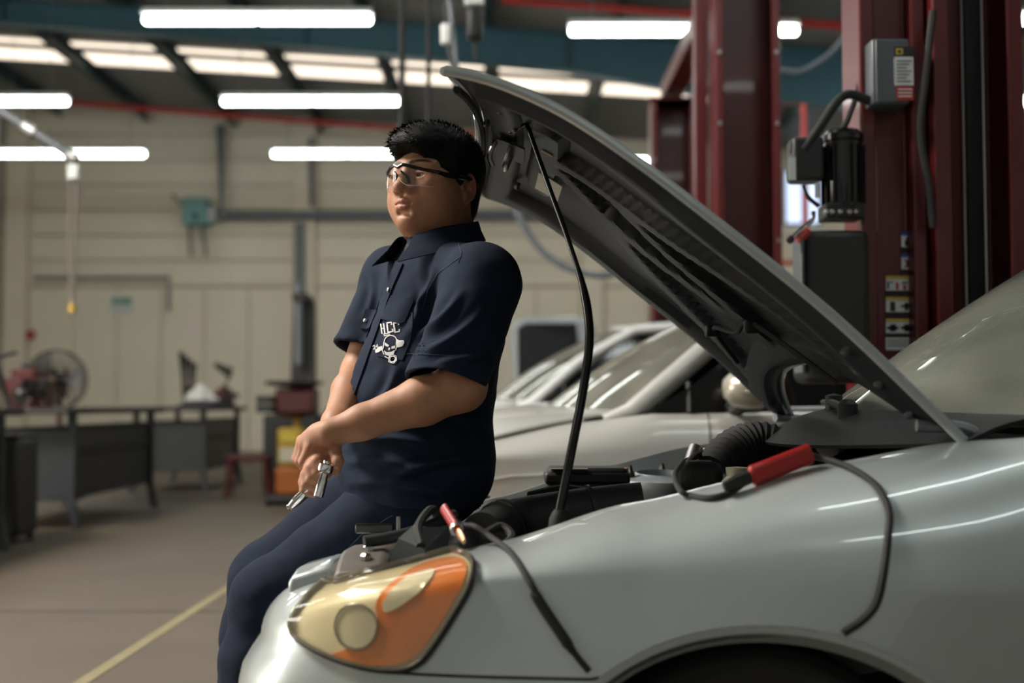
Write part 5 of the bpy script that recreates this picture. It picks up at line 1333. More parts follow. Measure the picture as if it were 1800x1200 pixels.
obj('socket', lathe(BM(), [(0.007, 0.008), (0.0085, 0.012), (0.0085, 0.022), (0.0105, 0.026), (0.0105, 0.060), (0.0085, 0.061), (0.0080, 0.050), (0, 0.050)], hc, sd_, 20), MATS['chrome'], rw_)
# ================================================================ workshop equipment
mat('box_grey', (0.09, 0.10, 0.11), 0.4, metal=0.3, var=0.08)
mat('sticker_white', (0.62, 0.64, 0.64), 0.5, var=0.08, scale=40)
mat('sticker_yellow', (0.50, 0.40, 0.05), 0.5, var=0.08)
mat('sticker_blue', (0.03, 0.07, 0.30), 0.5, var=0.08)
mat('sign_green', (0.03, 0.28, 0.14), 0.5, var=0.1)
mat('teal_box', (0.16, 0.36, 0.36), 0.5, var=0.1)
mat('cloth_white', (0.62, 0.61, 0.58), 0.9, var=0.08, bump=0.3, bscale=40)
mat('window_light', (0.5, 0.6, 0.8), 0.4, emit=1.1, emcol=(0.62, 0.74, 1.0), var=0.05)
mat('fan_blade', (0.07, 0.07, 0.07), 0.5, metal=0.4, var=0.1)
mat('dark_iron', (0.02, 0.019, 0.018), 0.55, metal=0.3, var=0.3)

def channel(bm, x0, x1, yf, yb, z0, z1, lip=0.045, t=0.012):
    """C column open towards -y with returned lips"""
    pts = [(x0 + lip, yf), (x0, yf), (x0, yb), (x1, yb), (x1, yf), (x1 - lip, yf), (x1 - lip, yf + t), (x1 - t, yf + t), (x1 - t, yb - t), (x0 + t, yb - t), (x0 + t, yf + t), (x0 + lip, yf + t)]
    return prism(bm, pts, 'z', z0, z1)
# -- two-post lift in the bay behind, joined overhead
def lift_post(name, label, cx, Y, top, s, w=0.36):
    t = thing(name, label, 'car lift', (cx, Y, 0), 'posts of the red two-post lift')
    obj('column', channel(BM(), cx - w / 2, cx + w / 2, Y - 0.14, Y + 0.14, 0.015, top), MATS['lift_red'], t, smooth=False, bevel=0.006)
    obj('base_plate', box(BM(), (cx, Y, 0.0125), (0.56, 0.50, 0.025)), MATS['lift_red'], t, bevel=0.004)
    obj('carriage', box(BM(), (cx, Y - 0.0, 0.75), (w - 0.10, 0.20, 0.8)), MATS['dark_iron'], t, bevel=0.01)
    if Y < 8: obj('lift_arm', box(box(BM(), (cx - 0.35, Y - 0.2, 0.42), (0.8, 0.10, 0.09)), (cx + 0.35, Y - 0.2, 0.42), (0.8, 0.10, 0.09)), MATS['lift_red'], t, bevel=0.008)
    obj('top_cap', box(BM(), (cx, Y, top + 0.01), (w + 0.04, 0.30, 0.02)), MATS['lift_red'], t, bevel=0.004)
    for z in (2.55, 2.95, 1.9):
        for sx in (-1, 1): obj('bolt', lathe(BM(), [(0.012, 0), (0.012, 0.008), (0, 0.010)], (cx + sx * (w / 2 - 0.022), Y - 0.14, z), (0, -1, 0), 6), MATS['steel'], t)
    for sx in (-1, 1):
        for sy in (-1, 1): obj('anchor_bolt', lathe(BM(), [(0.016, 0), (0.016, 0.012), (0.009, 0.02), (0, 0.02)], (cx + sx * 0.23, Y + sy * 0.20, 0.025), (0, 0, 1), 6), MATS['steel'], t)
    return t
TOPZ = at(1185, 182, 10.07).z
pa = lift_post('lift_post', 'short dark red lift post beyond the white car, carrying the overhead crossbeam', 1.30, 10.07, TOPZ, 1)
pb = lift_post('lift_post', 'tall dark red lift post standing between the champagne and the white car', 1.31, 7.0, TOPZ, 1)
obj('extension', box(BM(), (1.31 - 0.23, 7.12, 1.95), (0.07, 0.10, 3.86)), MATS['lift_red'], pb, bevel=0.004)
xb = thing('lift_crossbeam', 'dark red overhead beam joining the two lift posts', 'beam', (1.30, 8.5, TOPZ + 0.02))
obj('beam', box(BM(), (1.30, 8.535, TOPZ + 0.115), (0.16, 3.25, 0.14)), MATS['lift_red'], xb, bevel=0.008)
for y in (7.0, 10.07): obj('bracket', box(box(BM(), (1.24, y, TOPZ + 0.07), (0.012, 0.2, 0.10)), (1.36, y, TOPZ + 0.07), (0.012, 0.2, 0.10)), MATS['steel'], xb)

# -- near lift post with the power unit
X4 = lambda px, Y=4.05: (px - 900) * Y / F
lp = thing('lift_post', 'dark red lift post with a black hydraulic power unit, control box and warning stickers', 'car lift', (1.40, 4.1, 0), 'posts of the red two-post lift')
H4 = 3.55
obj('column', channel(BM(), X4(1637), X4(1795), 3.98, 4.26, 0.015, H4, 0.052), MATS['lift_red'], lp, smooth=False, bevel=0.006)
b = BM(); pts = [(X4(1517), 4.04), (X4(1545), 4.04), (X4(1545), 4.10), (X4(1607), 4.10), (X4(1607), 4.03), (X4(1632), 4.03), (X4(1632), 4.26), (X4(1517), 4.26)]
obj('side_column', prism(b, pts, 'z', 0.015, H4), MATS['lift_red'], lp, smooth=False, bevel=0.008)
obj('base_plate', box(BM(), (1.40, 4.12, 0.0125), (0.62, 0.44, 0.025)), MATS['lift_red'], lp, bevel=0.004)
obj('carriage', box(BM(), ((X4(1637) + X4(1795)) / 2, 4.13, 0.7), (0.22, 0.20, 0.9)), MATS['dark_iron'], lp, bevel=0.01)
for px in (1702, 1738): obj('lift_cable', tube(BM(), [(X4(px, 4.08), 4.08, 0.3), (X4(px, 4.08), 4.08, H4 - 0.05)], 0.005, 6), MATS['steel'], lp)
obj('lift_belt', box(BM(), (X4(1720, 4.2), 4.2, 1.9), (0.05, 0.006, 3.2)), MATS['black'], lp)
obj('top_cap', box(BM(), (1.39, 4.14, H4 + 0.01), (0.56, 0.32, 0.02)), MATS['lift_red'], lp, bevel=0.004)
# control box
za, zb = at(1570, 182, 3.96).z, at(1570, 68, 3.96).z; xa, xc = X4(1541, 3.96), X4(1607, 3.96)
cb = obj('control_box', box(BM(), ((xa + xc) / 2, 4.03, (za + zb) / 2), (xc - xa, 0.14, zb - za)), MATS['box_grey'], lp, bevel=0.006)
obj('box_lid', box(BM(), ((xa + xc) / 2 + 0.004, 3.957, (za + zb) / 2), (xc - xa - 0.012, 0.008, zb - za - 0.008)), MATS['box_grey'], cb, bevel=0.003)
def lab(nm, px0, py0, px1, py1, Y, m, par, th=0.002):
    a, c = at(px0, py0, Y), at(px1, py1, Y)
    return obj(nm, box(BM(), ((a.x + c.x) / 2, Y, (a.z + c.z) / 2), (abs(c.x - a.x), th, abs(a.z - c.z))), MATS[m], par)
lab('brand_label', 1572, 82, 1606, 98, 3.951, 'black', cb); lab('brand_mark', 1575, 85, 1587, 96, 3.9495, 'sticker_yellow', cb); lab('brand_mark', 1578, 88, 1584, 93, 3.948, 'black', cb)
lab('instruction_label', 1572, 100, 1606, 150, 3.951, 'sticker_white', cb)
for k in range(7): lab('print_line', 1576, 106 + k * 6, 1602 - (k % 3) * 4, 108 + k * 6, 3.9495, 'box_grey', cb)
lab('danger_label', 1576, 152, 1606, 176, 3.951, 'clamp_red', cb)
for k in range(3): lab('print_line', 1579, 156 + k * 6, 1603, 158 + k * 6, 3.9495, 'sticker_white', cb)
obj('conduit_fitting', tube(BM(), [at(1528, 178, 4.0), at(1542, 180, 4.0)], 0.016, 12), MATS['steel'], cb)
# warning stickers
def stick(px0, py0, px1, py1, head, icons):
    o = lab('warning_sticker', px0, py0, px1, py1, 4.094, 'sticker_white', lp)
    h = (py1 - py0); lab('header_band', px0, py0, px1, py0 + h * 0.17, 4.092, head, o); lab('caption_band', px0, py1 - h * 0.2, px1, py1, 4.092, 'dark_iron', o)
    for (ax, ay, bx, by, m) in icons: lab('pictogram', px0 + (px1 - px0) * ax, py0 + h * ay, px0 + (px1 - px0) * bx, py0 + h * by, 4.092, m, o)
stick(1584, 408, 1606, 441, 'sticker_blue', [(.42, .25, .62, .42, 'black'), (.3, .42, .55, .75, 'black'), (.55, .5, .72, .6, 'black')])
stick(1584, 446, 1606, 480, 'sticker_blue', [(.25, .3, .75, .38, 'clamp_red'), (.25, .62, .75, .7, 'clamp_red'), (.4, .38, .6, .62, 'black')])
stick(1557, 485, 1606, 517, 'sticker_yellow', [(.05, .3, .12, .7, 'black'), (.16, .3, .26, .38, 'black'), (.36, .35, .46, .75, 'clamp_red'), (.58, .32, .78, .42, 'black'), (.62, .5, .74, .75, 'clamp_red'), (.86, .4, .94, .75, 'black')])
stick(1557, 522, 1606, 555, 'sticker_yellow', [(.16, .25, .34, .75, 'black'), (.55, .42, .95, .55, 'black'), (.68, .3, .80, .7, 'black')])
stick(1557, 560, 1606, 592, 'sticker_yellow', [(.05, .42, .45, .58, 'black'), (.16, .3, .36, .7, 'black'), (.55, .42, .95, .58, 'black'), (.66, .3, .84, .7, 'black')])
o = lab('warning_sticker', 1557, 593, 1606, 615, 4.094, 'sticker_white', lp)
for k in range(3): lab('print_line', 1560, 597 + k * 5, 1602, 598.5 + k * 5, 4.092, 'box_grey', o)
# power unit
mc_ = at(1482, 300, 4.02)
mt = obj('motor', lathe(BM(), [(0.0, -0.13), (0.055, -0.13), (0.060, -0.12), (0.060, 0.09), (0.066, 0.095), (0.066, 0.115), (0.05, 0.13), (0.0, 0.132)], mc_, (0, 0, 1), 28), MATS['black_gloss'], lp)
for k in range(14):
    a = 2 * math.pi * k / 14; obj('cooling_fin', box(BM(), mc_ + Vector((math.cos(a) * 0.064, math.sin(a) * 0.064, -0.015)), (0.016, 0.005, 0.19), Matrix.Rotation(a, 3, 'Z')), MATS['black_gloss'], mt)
cp_ = at(1415, 283, 4.0)
cx = obj('capacitor_box', box(BM(), cp_, (0.10, 0.10, 0.14)), MATS['black'], lp, bevel=0.012)
lab('rating_sticker', 1386, 276, 1399, 316, 3.948, 'sticker_white', cx); lab('rating_sticker', 1432, 322, 1440, 348, 3.96, 'sticker_white', cx)
obj('switch_lug', tube(BM(), [at(1388, 258, 3.98), at(1402, 258, 3.98)], 0.022, 10), MATS['black'], cx)
obj('pump_block', box(BM(), at(1478, 374, 4.02), (0.125, 0.11, 0.05)), MATS['dark_iron'], lp, bevel=0.006)
for px in (1452, 1462, 1476, 1492, 1503): obj('valve_bolt', lathe(BM(), [(0.010, 0), (0.010, 0.010), (0.006, 0.016), (0, 0.016)], at(px, 373, 3.965), (0, -1, 0), 6), MATS['steel'], lp)
obj('adapter_neck', tube(BM(), [at(1480, 342, 4.02), at(1480, 362, 4.02)], 0.05, 20), MATS['black_gloss'], lp)
lv = obj('release_lever', tube(BM(), crom([at(1430, 372, 3.96), at(1428, 386, 3.95), at(1412, 400, 3.95), at(1392, 418, 3.94)], 5), 0.007, 8), MATS['chrome'], lp)
obj('lever_knob', lathe(BM(), [(0, -0.014), (0.011, -0.009), (0.014, 0), (0.011, 0.009), (0, 0.014)], at(1389, 421, 3.94), (1, 0, -0.8), 14), MATS['black'], lv)
obj('valve_knob', tube(BM(), [at(1420, 408, 3.97), at(1404, 422, 3.95)], [0.016, 0.014], 12), MATS['clamp_red'], lp)
ta, tb = at(1402, 405, 3.98), at(1528, 640, 3.98)
tk = obj('fluid_tank', box(BM(), ((ta.x + tb.x) / 2 + 0.006, 4.04, (ta.z + tb.z) / 2 - 0.03), (tb.x - ta.x - 0.01, 0.18, ta.z - tb.z + 0.06)), MATS['black'], lp, bevel=0.025)
obj('tank_edge', box(BM(), (ta.x + 0.006, 4.0, (ta.z + tb.z) / 2 - 0.03), (0.012, 0.12, ta.z - tb.z)), MATS['box_grey'], tk, bevel=0.004)
obj('mount_bracket', box(BM(), at(1526, 330, 4.10), (0.05, 0.05, 0.3)), MATS['steel'], lp, bevel=0.004)
obj('conduit', tube(BM(), crom([at(1412, 264, 3.96), at(1440, 225, 3.96), at(1472, 178, 3.98), at(1495, 166, 3.99), at(1530, 178, 4.0)], 7), 0.0155, 12), MATS['rubber'], lp)
obj('power_cord', tube(BM(), crom([at(1478, 230, 4.0), at(1492, 205, 4.05), at(1515, 120, 4.08), at(1516, -60, 4.1)], 7), 0.010, 8), MATS['rubber'], lp)
obj('return_hose', tube(BM(), crom([at(1412, 325, 3.97), at(1420, 345, 3.97), at(1438, 362, 3.98)], 5), 0.007, 8), MATS['rubber'], lp)
obj('side_hose', tube(BM(), crom([at(1640, 20, 3.96), at(1628, 130, 3.95), at(1618, 230, 3.96), at(1632, 320, 3.97), at(1640, 400, 3.97)], 7), 0.012, 8), MATS['rubber'], lp)
# cable drooping from the roof behind the lift
cabl = [at(1310, 122, 11.0), at(1385, 124, 11.0), at(1440, 108, 11.0), at(1480, 70, 11.0), at(1510, 10, 11.0), at(1530, -120, 11.0)]
cabl[-1].z = roof_z(cabl[-1].x) - 0.06; cabl[0] = Vector((1.9, 11.0, roof_z(1.9) - 0.06)); cabl.insert(1, at(1300, 60, 11.0))
tag(obj('drooping_cable', tube(BM(), crom(cabl, 8), 0.022, 8), MATS['grey_pipe']), 'thick grey cable drooping from the roof before the teal rafter', 'cable')
hz = [at(1160, 330, 9.92), at(1050, 262, 9.7), at(960, 268, 9.6), at(908, 305, 9.5), at(908, 365, 9.5), at(932, 415, 9.5), at(963, 450, 9.5), at(1005, 474, 9.5), at(1060, 484, 9.5), at(1110, 470, 9.6), at(1160, 440, 9.92)]
tag(obj('air_hose', tube(BM(), crom(hz, 8), 0.028, 8), MATS['grey_pipe']), 'brownish grey air hose hanging in a loop from a lift post behind the hood', 'hose')

# -- workbenches along the left
def bench(y0, y1, label, xr=-3.5, wd=0.8):
    t = thing('workbench', label, 'workbench', (xr - wd / 2, (y0 + y1) / 2, 0), 'steel workbenches in a row')
    L = y1 - y0; cy = (y0 + y1) / 2; cx = xr - wd / 2
    obj('bench_top', box(BM(), (cx, cy, 0.945), (wd + 0.08, L + 0.5, 0.05)), MATS['bench_top'], t, bevel=0.006)
    for x in (xr - 0.02, xr - wd + 0.02):
        for y in (y0 + 0.04, y1 - 0.04):
            b = BM(); sg = 1 if x > cx else -1
            loft(b, [[(x + sg * o + dx * 0.03, y + dy * 0.03, z) for dx, dy in ((-1, -1), (1, -1), (1, 1), (-1, 1))] for z, o in ((0.0, 0.05), (0.25, 0.0), (0.92, 0.0))])
            obj('leg', b, MATS['bench_steel'], t, smooth=False)
    def panel(nm, c, s): return obj(nm, box(BM(), c, s), MATS['bench_steel'], t, bevel=0.006)
    panel('side_panel', (xr - 0.03, cy, 0.42), (0.02, L - 0.1, 0.36)); panel('side_panel', (xr - 0.03, cy, 0.72), (0.02, L - 0.1, 0.17))
    panel('side_panel', (xr - wd + 0.03, cy, 0.52), (0.02, L - 0.1, 0.56))
    panel('end_panel', (cx, y0 + 0.03, 0.52), (wd - 0.1, 0.02, 0.56)); panel('end_panel', (cx, y1 - 0.03, 0.52), (wd - 0.1, 0.02, 0.56))
    obj('rail', box(BM(), (xr - 0.01, cy, 0.62), (0.035, L - 0.08, 0.03)), MATS['dark_iron'], t); obj('rail', box(BM(), (xr - 0.01, cy, 0.82), (0.035, L - 0.08, 0.03)), MATS['dark_iron'], t)
    obj('bottom_shelf', box(BM(), (cx, cy, 0.25), (wd - 0.08, L - 0.08, 0.015)), MATS['bench_steel'], t)
    return t
bench(6.3, 8.65, 'dark steel workbench with a black compressor box beside its end')
bench(10.0, 12.25, 'dark blue grey steel workbench between the black box and the far bench')
bench(14.25, 16.1, 'dark blue grey steel workbench carrying the white cloth, nearest the tyre changer')
# black cooler box with a louvred front standing between benches
cbx = thing('portable_cooler', 'black portable air cooler with a slatted front between the workbenches', 'cooler', (-3.72, 9.2, 0))
obj('body', box(BM(), (-3.72, 9.2, 0.40), (0.36, 0.42, 0.70)), MATS['black'], cbx, bevel=0.03)
obj('lid', box(BM(), (-3.72, 9.2, 0.765), (0.34, 0.40, 0.03)), MATS['dark_iron'], cbx, bevel=0.01)
for k in range(12): obj('slat', box(BM(), (-3.80, 8.985, 0.16 + k * 0.045), (0.10, 0.012, 0.012)), MATS['grey_pipe'], cbx)
obj('badge', box(BM(), (-3.79, 8.985, 0.70), (0.13, 0.012, 0.03)), MATS['steel'], cbx)
for sx in (-1, 1):
    for sy in (-1, 1): obj('caster', lathe(BM(), [(0.0, -0.015), (0.03, -0.015), (0.03, 0.015), (0, 0.015)], (-3.72 + sx * 0.14, 9.2 + sy * 0.16, 0.03), (1, 0, 0), 12), MATS['rubber'], cbx)
obj('castor_mount', box(BM(), (-3.72, 9.2, 0.053), (0.32, 0.38, 0.014)), MATS['black'], cbx)
# engine on the first bench, red; raised black lid
def engine(name, label, x, y, z, s=1.0, group=None, side=1):
    t = thing(name, label, 'engine', (x, y, z), group)
    obj('block', box(box(BM(), (x, y, z + 0.14 * s), (0.34 * s, 0.42 * s, 0.28 * s)), (x, y, z + 0.32 * s), (0.22 * s, 0.40 * s, 0.10 * s)), MATS['red_paint'], t, bevel=0.015 * s)
    for k in range(4): obj('spark_port', lathe(BM(), [(0.03 * s, 0), (0.03 * s, 0.03 * s), (0.015 * s, 0.05 * s), (0, 0.05 * s)], (x, y - 0.15 * s + k * 0.1 * s, z + 0.37 * s), (0, 0, 1), 10), MATS['dark_iron'], t)
    obj('pulley', lathe(BM(), [(0, 0), (0.09 * s, 0), (0.09 * s, 0.015), (0.075 * s, 0.025), (0.09 * s, 0.035), (0.09 * s, 0.05), (0, 0.05)], (x + 0.02, y - 0.21 * s, z + 0.12 * s), (0, -1, 0), 20), MATS['dark_iron'], t)
    obj('manifold', tube(BM(), crom([(x + side * 0.18 * s, y - 0.18 * s, z + 0.25 * s), (x + side * 0.28 * s, y, z + 0.22 * s), (x + side * 0.18 * s, y + 0.18 * s, z + 0.25 * s)], 6), 0.04 * s, 10), MATS['dark_iron'], t)
    return t
engine('engine', 'red engine block on the bench beside the fan', -4.08, 10.6, 0.97, 0.88, side=-1)
engine('engine', 'red engine block on the bench beside the white cloth', -3.62, 15.75, 0.97, 0.62)
t = thing('machine_cover', 'black raised machine lid on a post at the bench end', 'cover', (-4.25, 9.85, 0.97))
obj('lid', sheet(BM(), lambda u, v: at(-30 + 60 * u, 638 - 32 * u + 10 * u * u, 9.6 + 0.5 * v), 8, 4, 0.03), MATS['black'], t)
obj('post', tube(BM(), [Vector((-3.95, 9.85, 0.975)), at(-8, 636, 9.85)], 0.025, 8), MATS['dark_iron'], t)
vt = thing('bench_vise', 'dark red bench vise with a black jaw on the bench beside the fan', 'vise', (-3.85, 10.1, 0.97))
obj('base', lathe(BM(), [(0.09, 0), (0.09, 0.03), (0.06, 0.05), (0.06, 0.1), (0, 0.1)], (-3.85, 10.1, 0.97), (0, 0, 1), 18), MATS['red_paint'], vt)
for yj, dj in ((10.02, 0.10), (10.2, 0.08)): obj('jaw', box(BM(), (-3.85, yj, 1.13), (0.12, dj, 0.14)), MATS['dark_iron'], vt, bevel=0.01)
obj('screw', tube(BM(), [(-3.85, 9.78, 1.10), (-3.85, 10.3, 1.10)], 0.02, 10), MATS['steel'], vt)
# pedestal fan
fc = at(100, 668, 13.2); fan = thing('pedestal_fan', 'round wire-caged pedestal fan with dark blades and a red stand', 'fan', (fc.x, 13.3, 0))
Rf = 0.31
for k in range(2):
    obj('cage_ring', tube(BM(), [fc + Vector((Rf * math.cos(a), -0.07 + 0.10 * k, Rf * math.sin(a))) for a in [2 * math.pi * q / 40 for q in range(41)]], 0.009, 6), MATS['dark_iron'], fan)
for k in range(36):
    a = 2 * math.pi * k / 36; dv = Vector((math.cos(a), 0, math.sin(a)))
    obj('cage_wire', tube(BM(), [fc + dv * 0.05 + Vector((0, -0.10, 0)), fc + dv * 0.2 + Vector((0, -0.10, 0)), fc + dv * Rf + Vector((0, -0.07, 0)), fc + dv * Rf + Vector((0, 0.03, 0)), fc + dv * 0.1 + Vector((0, 0.06, 0))], 0.003, 4), MATS['dark_iron'], fan)
for k in range(3):
    a0 = 2 * math.pi * k / 3 + 0.1
    obj('blade', sheet(BM(), lambda u, v: fc + Vector(((0.05 + 0.23 * u) * math.cos(a0 + (v - .5) * (0.5 + 0.5 * u)), -0.03 + 0.05 * (v - .5), (0.05 + 0.23 * u) * math.sin(a0 + (v - .5) * (0.5 + 0.5 * u)))), 6, 5, 0.004), MATS['fan_blade'], fan)
obj('motor', lathe(BM(), [(0, -0.12), (0.035, -0.12), (0.05, -0.08), (0.05, 0.0), (0.08, 0.02), (0.08, 0.16), (0.05, 0.2), (0, 0.2)], fc, (0, 1, 0), 20), MATS['dark_iron'], fan)
obj('hub_badge', lathe(BM(), [(0.022, 0), (0.02, 0.006), (0, 0.008)], fc + Vector((0, -0.12, 0)), (0, -1, 0), 12), MATS['yellow_paint'], fan)
obj('stand', tube(BM(), [(fc.x, 13.3, 0.03), (fc.x, 13.3, fc.z - 0.05)], 0.03, 12), MATS['red_paint'], fan)
obj('yoke', box(box(BM(), (fc.x - 0.06, 13.3, fc.z - 0.03), (0.03, 0.05, 0.32)), (fc.x + 0.06, 13.3, fc.z - 0.03), (0.03, 0.05, 0.32)), MATS['red_paint'], fan)
obj('base', lathe(BM(), [(0.26, 0), (0.26, 0.02), (0.05, 0.05), (0, 0.05)], (fc.x, 13.3, 0.0), (0, 0, 1), 24), MATS['dark_iron'], fan)
# things on the far bench
c = at(352, 700, 15.2); zt_ = 0.97
def lump(name, label, cat, c, r, m, seed, hgt):
    rr = np.random.RandomState(seed)
    def fn(u, v):
        a = 2 * math.pi * u; q = (1 - v) ** 0.75; h_ = v
        k = 1 + 0.4 * mnoise.noise(Vector((math.cos(a) * 1.7 + seed, math.sin(a) * 1.7, v * 2)))
        return Vector((c[0] + r[0] * q * k * math.cos(a), c[1] + r[1] * q * k * math.sin(a), c[2] + hgt * h_ * (1 + 0.25 * mnoise.noise(Vector((a * 2, v * 4, seed))))))
    return tag(obj(name, sheet(BM(), fn, 28, 10), MATS[m]), label, cat)
lump('dark_cloth', 'dark blue cloth heaped on the far workbench under a white rag', 'cloth', (c.x - 0.02, 15.2, zt_), (0.36, 0.25), 'fabric_dark', 3, 0.10)
lump('white_rag', 'crumpled white rag on top of a dark cloth on the workbench', 'rag', (at(352, 690, 15.2).x, 15.2, zt_ + 0.075), (0.20, 0.14), 'cloth_white', 8, 0.20)
gv = thing('upright_tool_holder', 'dark upright gloves and brushes in a holder on the far workbench', 'tool holder', (at(332, 650, 15.5).x, 15.5, zt_))
gx = at(332, 650, 15.5).x
obj('holder', lathe(BM(), [(0.06, 0), (0.07, 0.25), (0.055, 0.25), (0.05, 0.02), (0, 0.02)], (gx, 15.5, zt_), (0, 0, 1), 16), MATS['dark_iron'], gv)
for k in range(4):
    xk = gx - 0.06 + 0.04 * k; obj('brush', tube(BM(), [(xk, 15.5, zt_ + 0.05), (xk + 0.01 * (k - 2), 15.5, zt_ + 0.42), (xk + 0.02 * (k - 2), 15.48, zt_ + 0.68 - 0.05 * k)], [0.012, 0.02, 0.03], 8), MATS['black'], gv)
dl = thing('desk_lamp', 'small dark jointed lamp on the far workbench', 'lamp', (at(404, 690, 15.4).x, 15.4, zt_))
lx = at(404, 690, 15.4).x
obj('base', lathe(BM(), [(0.08, 0), (0.08, 0.02), (0, 0.025)], (lx, 15.4, zt_), (0, 0, 1), 16), MATS['dark_iron'], dl)
obj('arm', tube(BM(), [(lx, 15.4, zt_ + 0.02), (lx - 0.07, 15.4, zt_ + 0.25), (lx + 0.02, 15.4, zt_ + 0.40)], 0.012, 8), MATS['dark_iron'], dl)
obj('lamp_head', tube(BM(), [at(378, 640, 15.4), at(405, 655, 15.4)], [0.03, 0.07], 12), MATS['black'], dl)
# tyre changer
tx = at(520, 700, 14.5).x; tc = thing('tyre_changer', 'red and black tyre changer with a tall dark tower before the back wall', 'tyre changer', (tx, 14.5, 0))
obj('cabinet', box(BM(), (tx, 14.5, 0.45), (0.62, 0.7, 0.86)), MATS['dark_iron'], tc, bevel=0.03)
obj('body', box(BM(), (tx + 0.02, 14.5, 1.02), (0.44, 0.5, 0.32)), MATS['red_paint'], tc, bevel=0.03)
obj('turntable', lathe(BM(), [(0, 0), (0.10, 0), (0.32, 0.03), (0.34, 0.06), (0.30, 0.075), (0, 0.07)], (tx, 14.4, 1.19), (0, 0, 1), 28), MATS['black'], tc)
obj('tower', loft(BM(), [[(tx + 0.03 + dx * w_, 14.85 + dy * w_, z) for dx, dy in ((-1, -1), (1, -1), (1, 1), (-1, 1))] for z, w_ in ((0.0, 0.14), (1.3, 0.13), (2.2, 0.11), (2.25, 0.10))]), MATS['dark_iron'], tc)
obj('tool_shaft', tube(BM(), [at(525, 640, 14.55), at(525, 500, 14.55)], 0.045, 12), MATS['grey_pipe'], tc)
obj('shaft_arm', box(BM(), (tx + 0.03, 14.7, 2.24), (0.16, 0.45, 0.10)), MATS['dark_iron'], tc, bevel=0.01)
for sx in (-1, 1): obj('bead_blade_arm', tube(BM(), crom([(tx + 0.3, 14.3 + 0.2 * sx, 0.4), (tx + 0.48, 14.3 + 0.2 * sx, 0.6), (tx + 0.42, 14.3 + 0.2 * sx, 0.95)], 5), 0.03, 8), MATS['dark_iron'], tc)
for k in range(3): obj('pedal', box(BM(), (tx - 0.15 + 0.14 * k, 14.12, 0.07), (0.08, 0.12, 0.02)), MATS['steel'], tc)
for k in range(2): obj('grey_bin', box(BM(), (tx - 0.30, 14.25, 0.95 + 0.1 * k), (0.18, 0.2, 0.09)), MATS['bench_steel'], tc, bevel=0.01)
# yellow and orange caddy, red stool
yx = at(513, 850, 12.6).x; yc_ = thing('oil_drain_caddy', 'yellow and orange wheeled drain caddy on a black base with a red tray', 'caddy', (yx, 12.6, 0))
obj('base', box(BM(), (yx - 0.01, 12.6, 0.06), (0.44, 0.40, 0.08)), MATS['black'], yc_, bevel=0.03)
for sx in (-1, 1): obj('wheel', lathe(BM(), [(0, -0.02), (0.045, -0.02), (0.045, 0.02), (0, 0.02)], (yx + sx * 0.21, 12.45, 0.045), (1, 0, 0), 14), MATS['rubber'], yc_)
obj('lower_tank', box(BM(), (yx, 12.6, 0.24), (0.28, 0.30, 0.28)), MATS['orange_paint'], yc_, bevel=0.03)
obj('upper_tank', box(BM(), (yx, 12.6, 0.57), (0.25, 0.28, 0.38)), MATS['yellow_paint'], yc_, bevel=0.03)
lb_ = obj('label', box(BM(), (yx, 12.452, 0.50), (0.20, 0.008, 0.14)), MATS['cream_plastic'], yc_)
obj('front_badge', box(BM(), (yx, 12.452, 0.67), (0.16, 0.008, 0.08)), MATS['sticker_yellow'], yc_)
obj('post', tube(BM(), [(yx + 0.05, 12.6, 0.74), (yx + 0.05, 12.6, 0.87)], 0.04, 10), MATS['yellow_paint'], yc_)
obj('tray', lathe(BM(), [(0.08, 0), (0.22, 0.05), (0.24, 0.07), (0.22, 0.07), (0.08, 0.02), (0, 0.02)], (yx + 0.03, 12.6, 0.86), (0, 0, 1), 24), MATS['red_paint'], yc_)
sx0 = at(452, 810, 14.0).x; stl = thing('low_stool', 'low red steel stool under the tyre changer', 'stool', (sx0, 13.6, 0))
obj('seat', box(BM(), (sx0, 13.6, 0.42), (0.46, 0.30, 0.06)), MATS['red_paint'], stl, bevel=0.015)
for a in (-1, 1):
    for b2 in (-1, 1): obj('leg', tube(BM(), [(sx0 + a * 0.19, 13.6 + b2 * 0.11, 0.40), (sx0 + a * 0.23, 13.6 + b2 * 0.14, 0.0)], 0.024, 8), MATS['red_paint'], stl)
    obj('stretcher', tube(BM(), [(sx0 + a * 0.215, 13.47, 0.15), (sx0 + a * 0.215, 13.73, 0.15)], 0.012, 8), MATS['red_paint'], stl)

# -- on the back wall
def pipe(name, label, pts, r, m='grey_pipe', n=1, parts=None):
    t = thing(name, label, 'pipe', tuple(pts[0])); obj('pipe', tube(BM(), pts, r, 12), MATS[m], t)
    for p in pts[1:-1]: obj('elbow', lathe(BM(), [(0, -r * 1.3), (r, -r), (r * 1.35, 0), (r, r), (0, r * 1.3)], p, (0, 0, 1), 12), MATS[m], t)
    for a, b_ in zip(pts, pts[1:]):
        k = max(1, int((b_ - a).length / 1.6))
        for i in range(k):
            p = a.lerp(b_, (i + 0.5) / k); obj('wall_clip', box(BM(), (p.x, (p.y + YB) / 2, p.z), (0.05, YB - p.y, 0.05)), MATS['steel'], t)
    return t
yw = 25.66
pipe('duct_pipe', 'grey duct pipe dropping down the back wall and turning along it', [Vector((at(390, 0, yw).x, yw, 6.75)), at(390, 378, yw), at(1130, 378, yw)], 0.10)
pipe('conduit', 'thin grey conduit rising beside the pilaster on the back wall', [at(548, 362, yw), Vector((at(548, 0, yw).x, yw, 6.5))], 0.05)
pipe('conduit', 'thin grey conduit with a bent end below the green sign level', [at(60, 488, 25.85), at(295, 488, 25.85), at(296, 545, 25.85)], 0.035)
pipe('stand_pipe', 'upright grey pipe rising behind the tyre changer to the duct', [at(526, 660, yw), at(526, 392, yw)], 0.10)
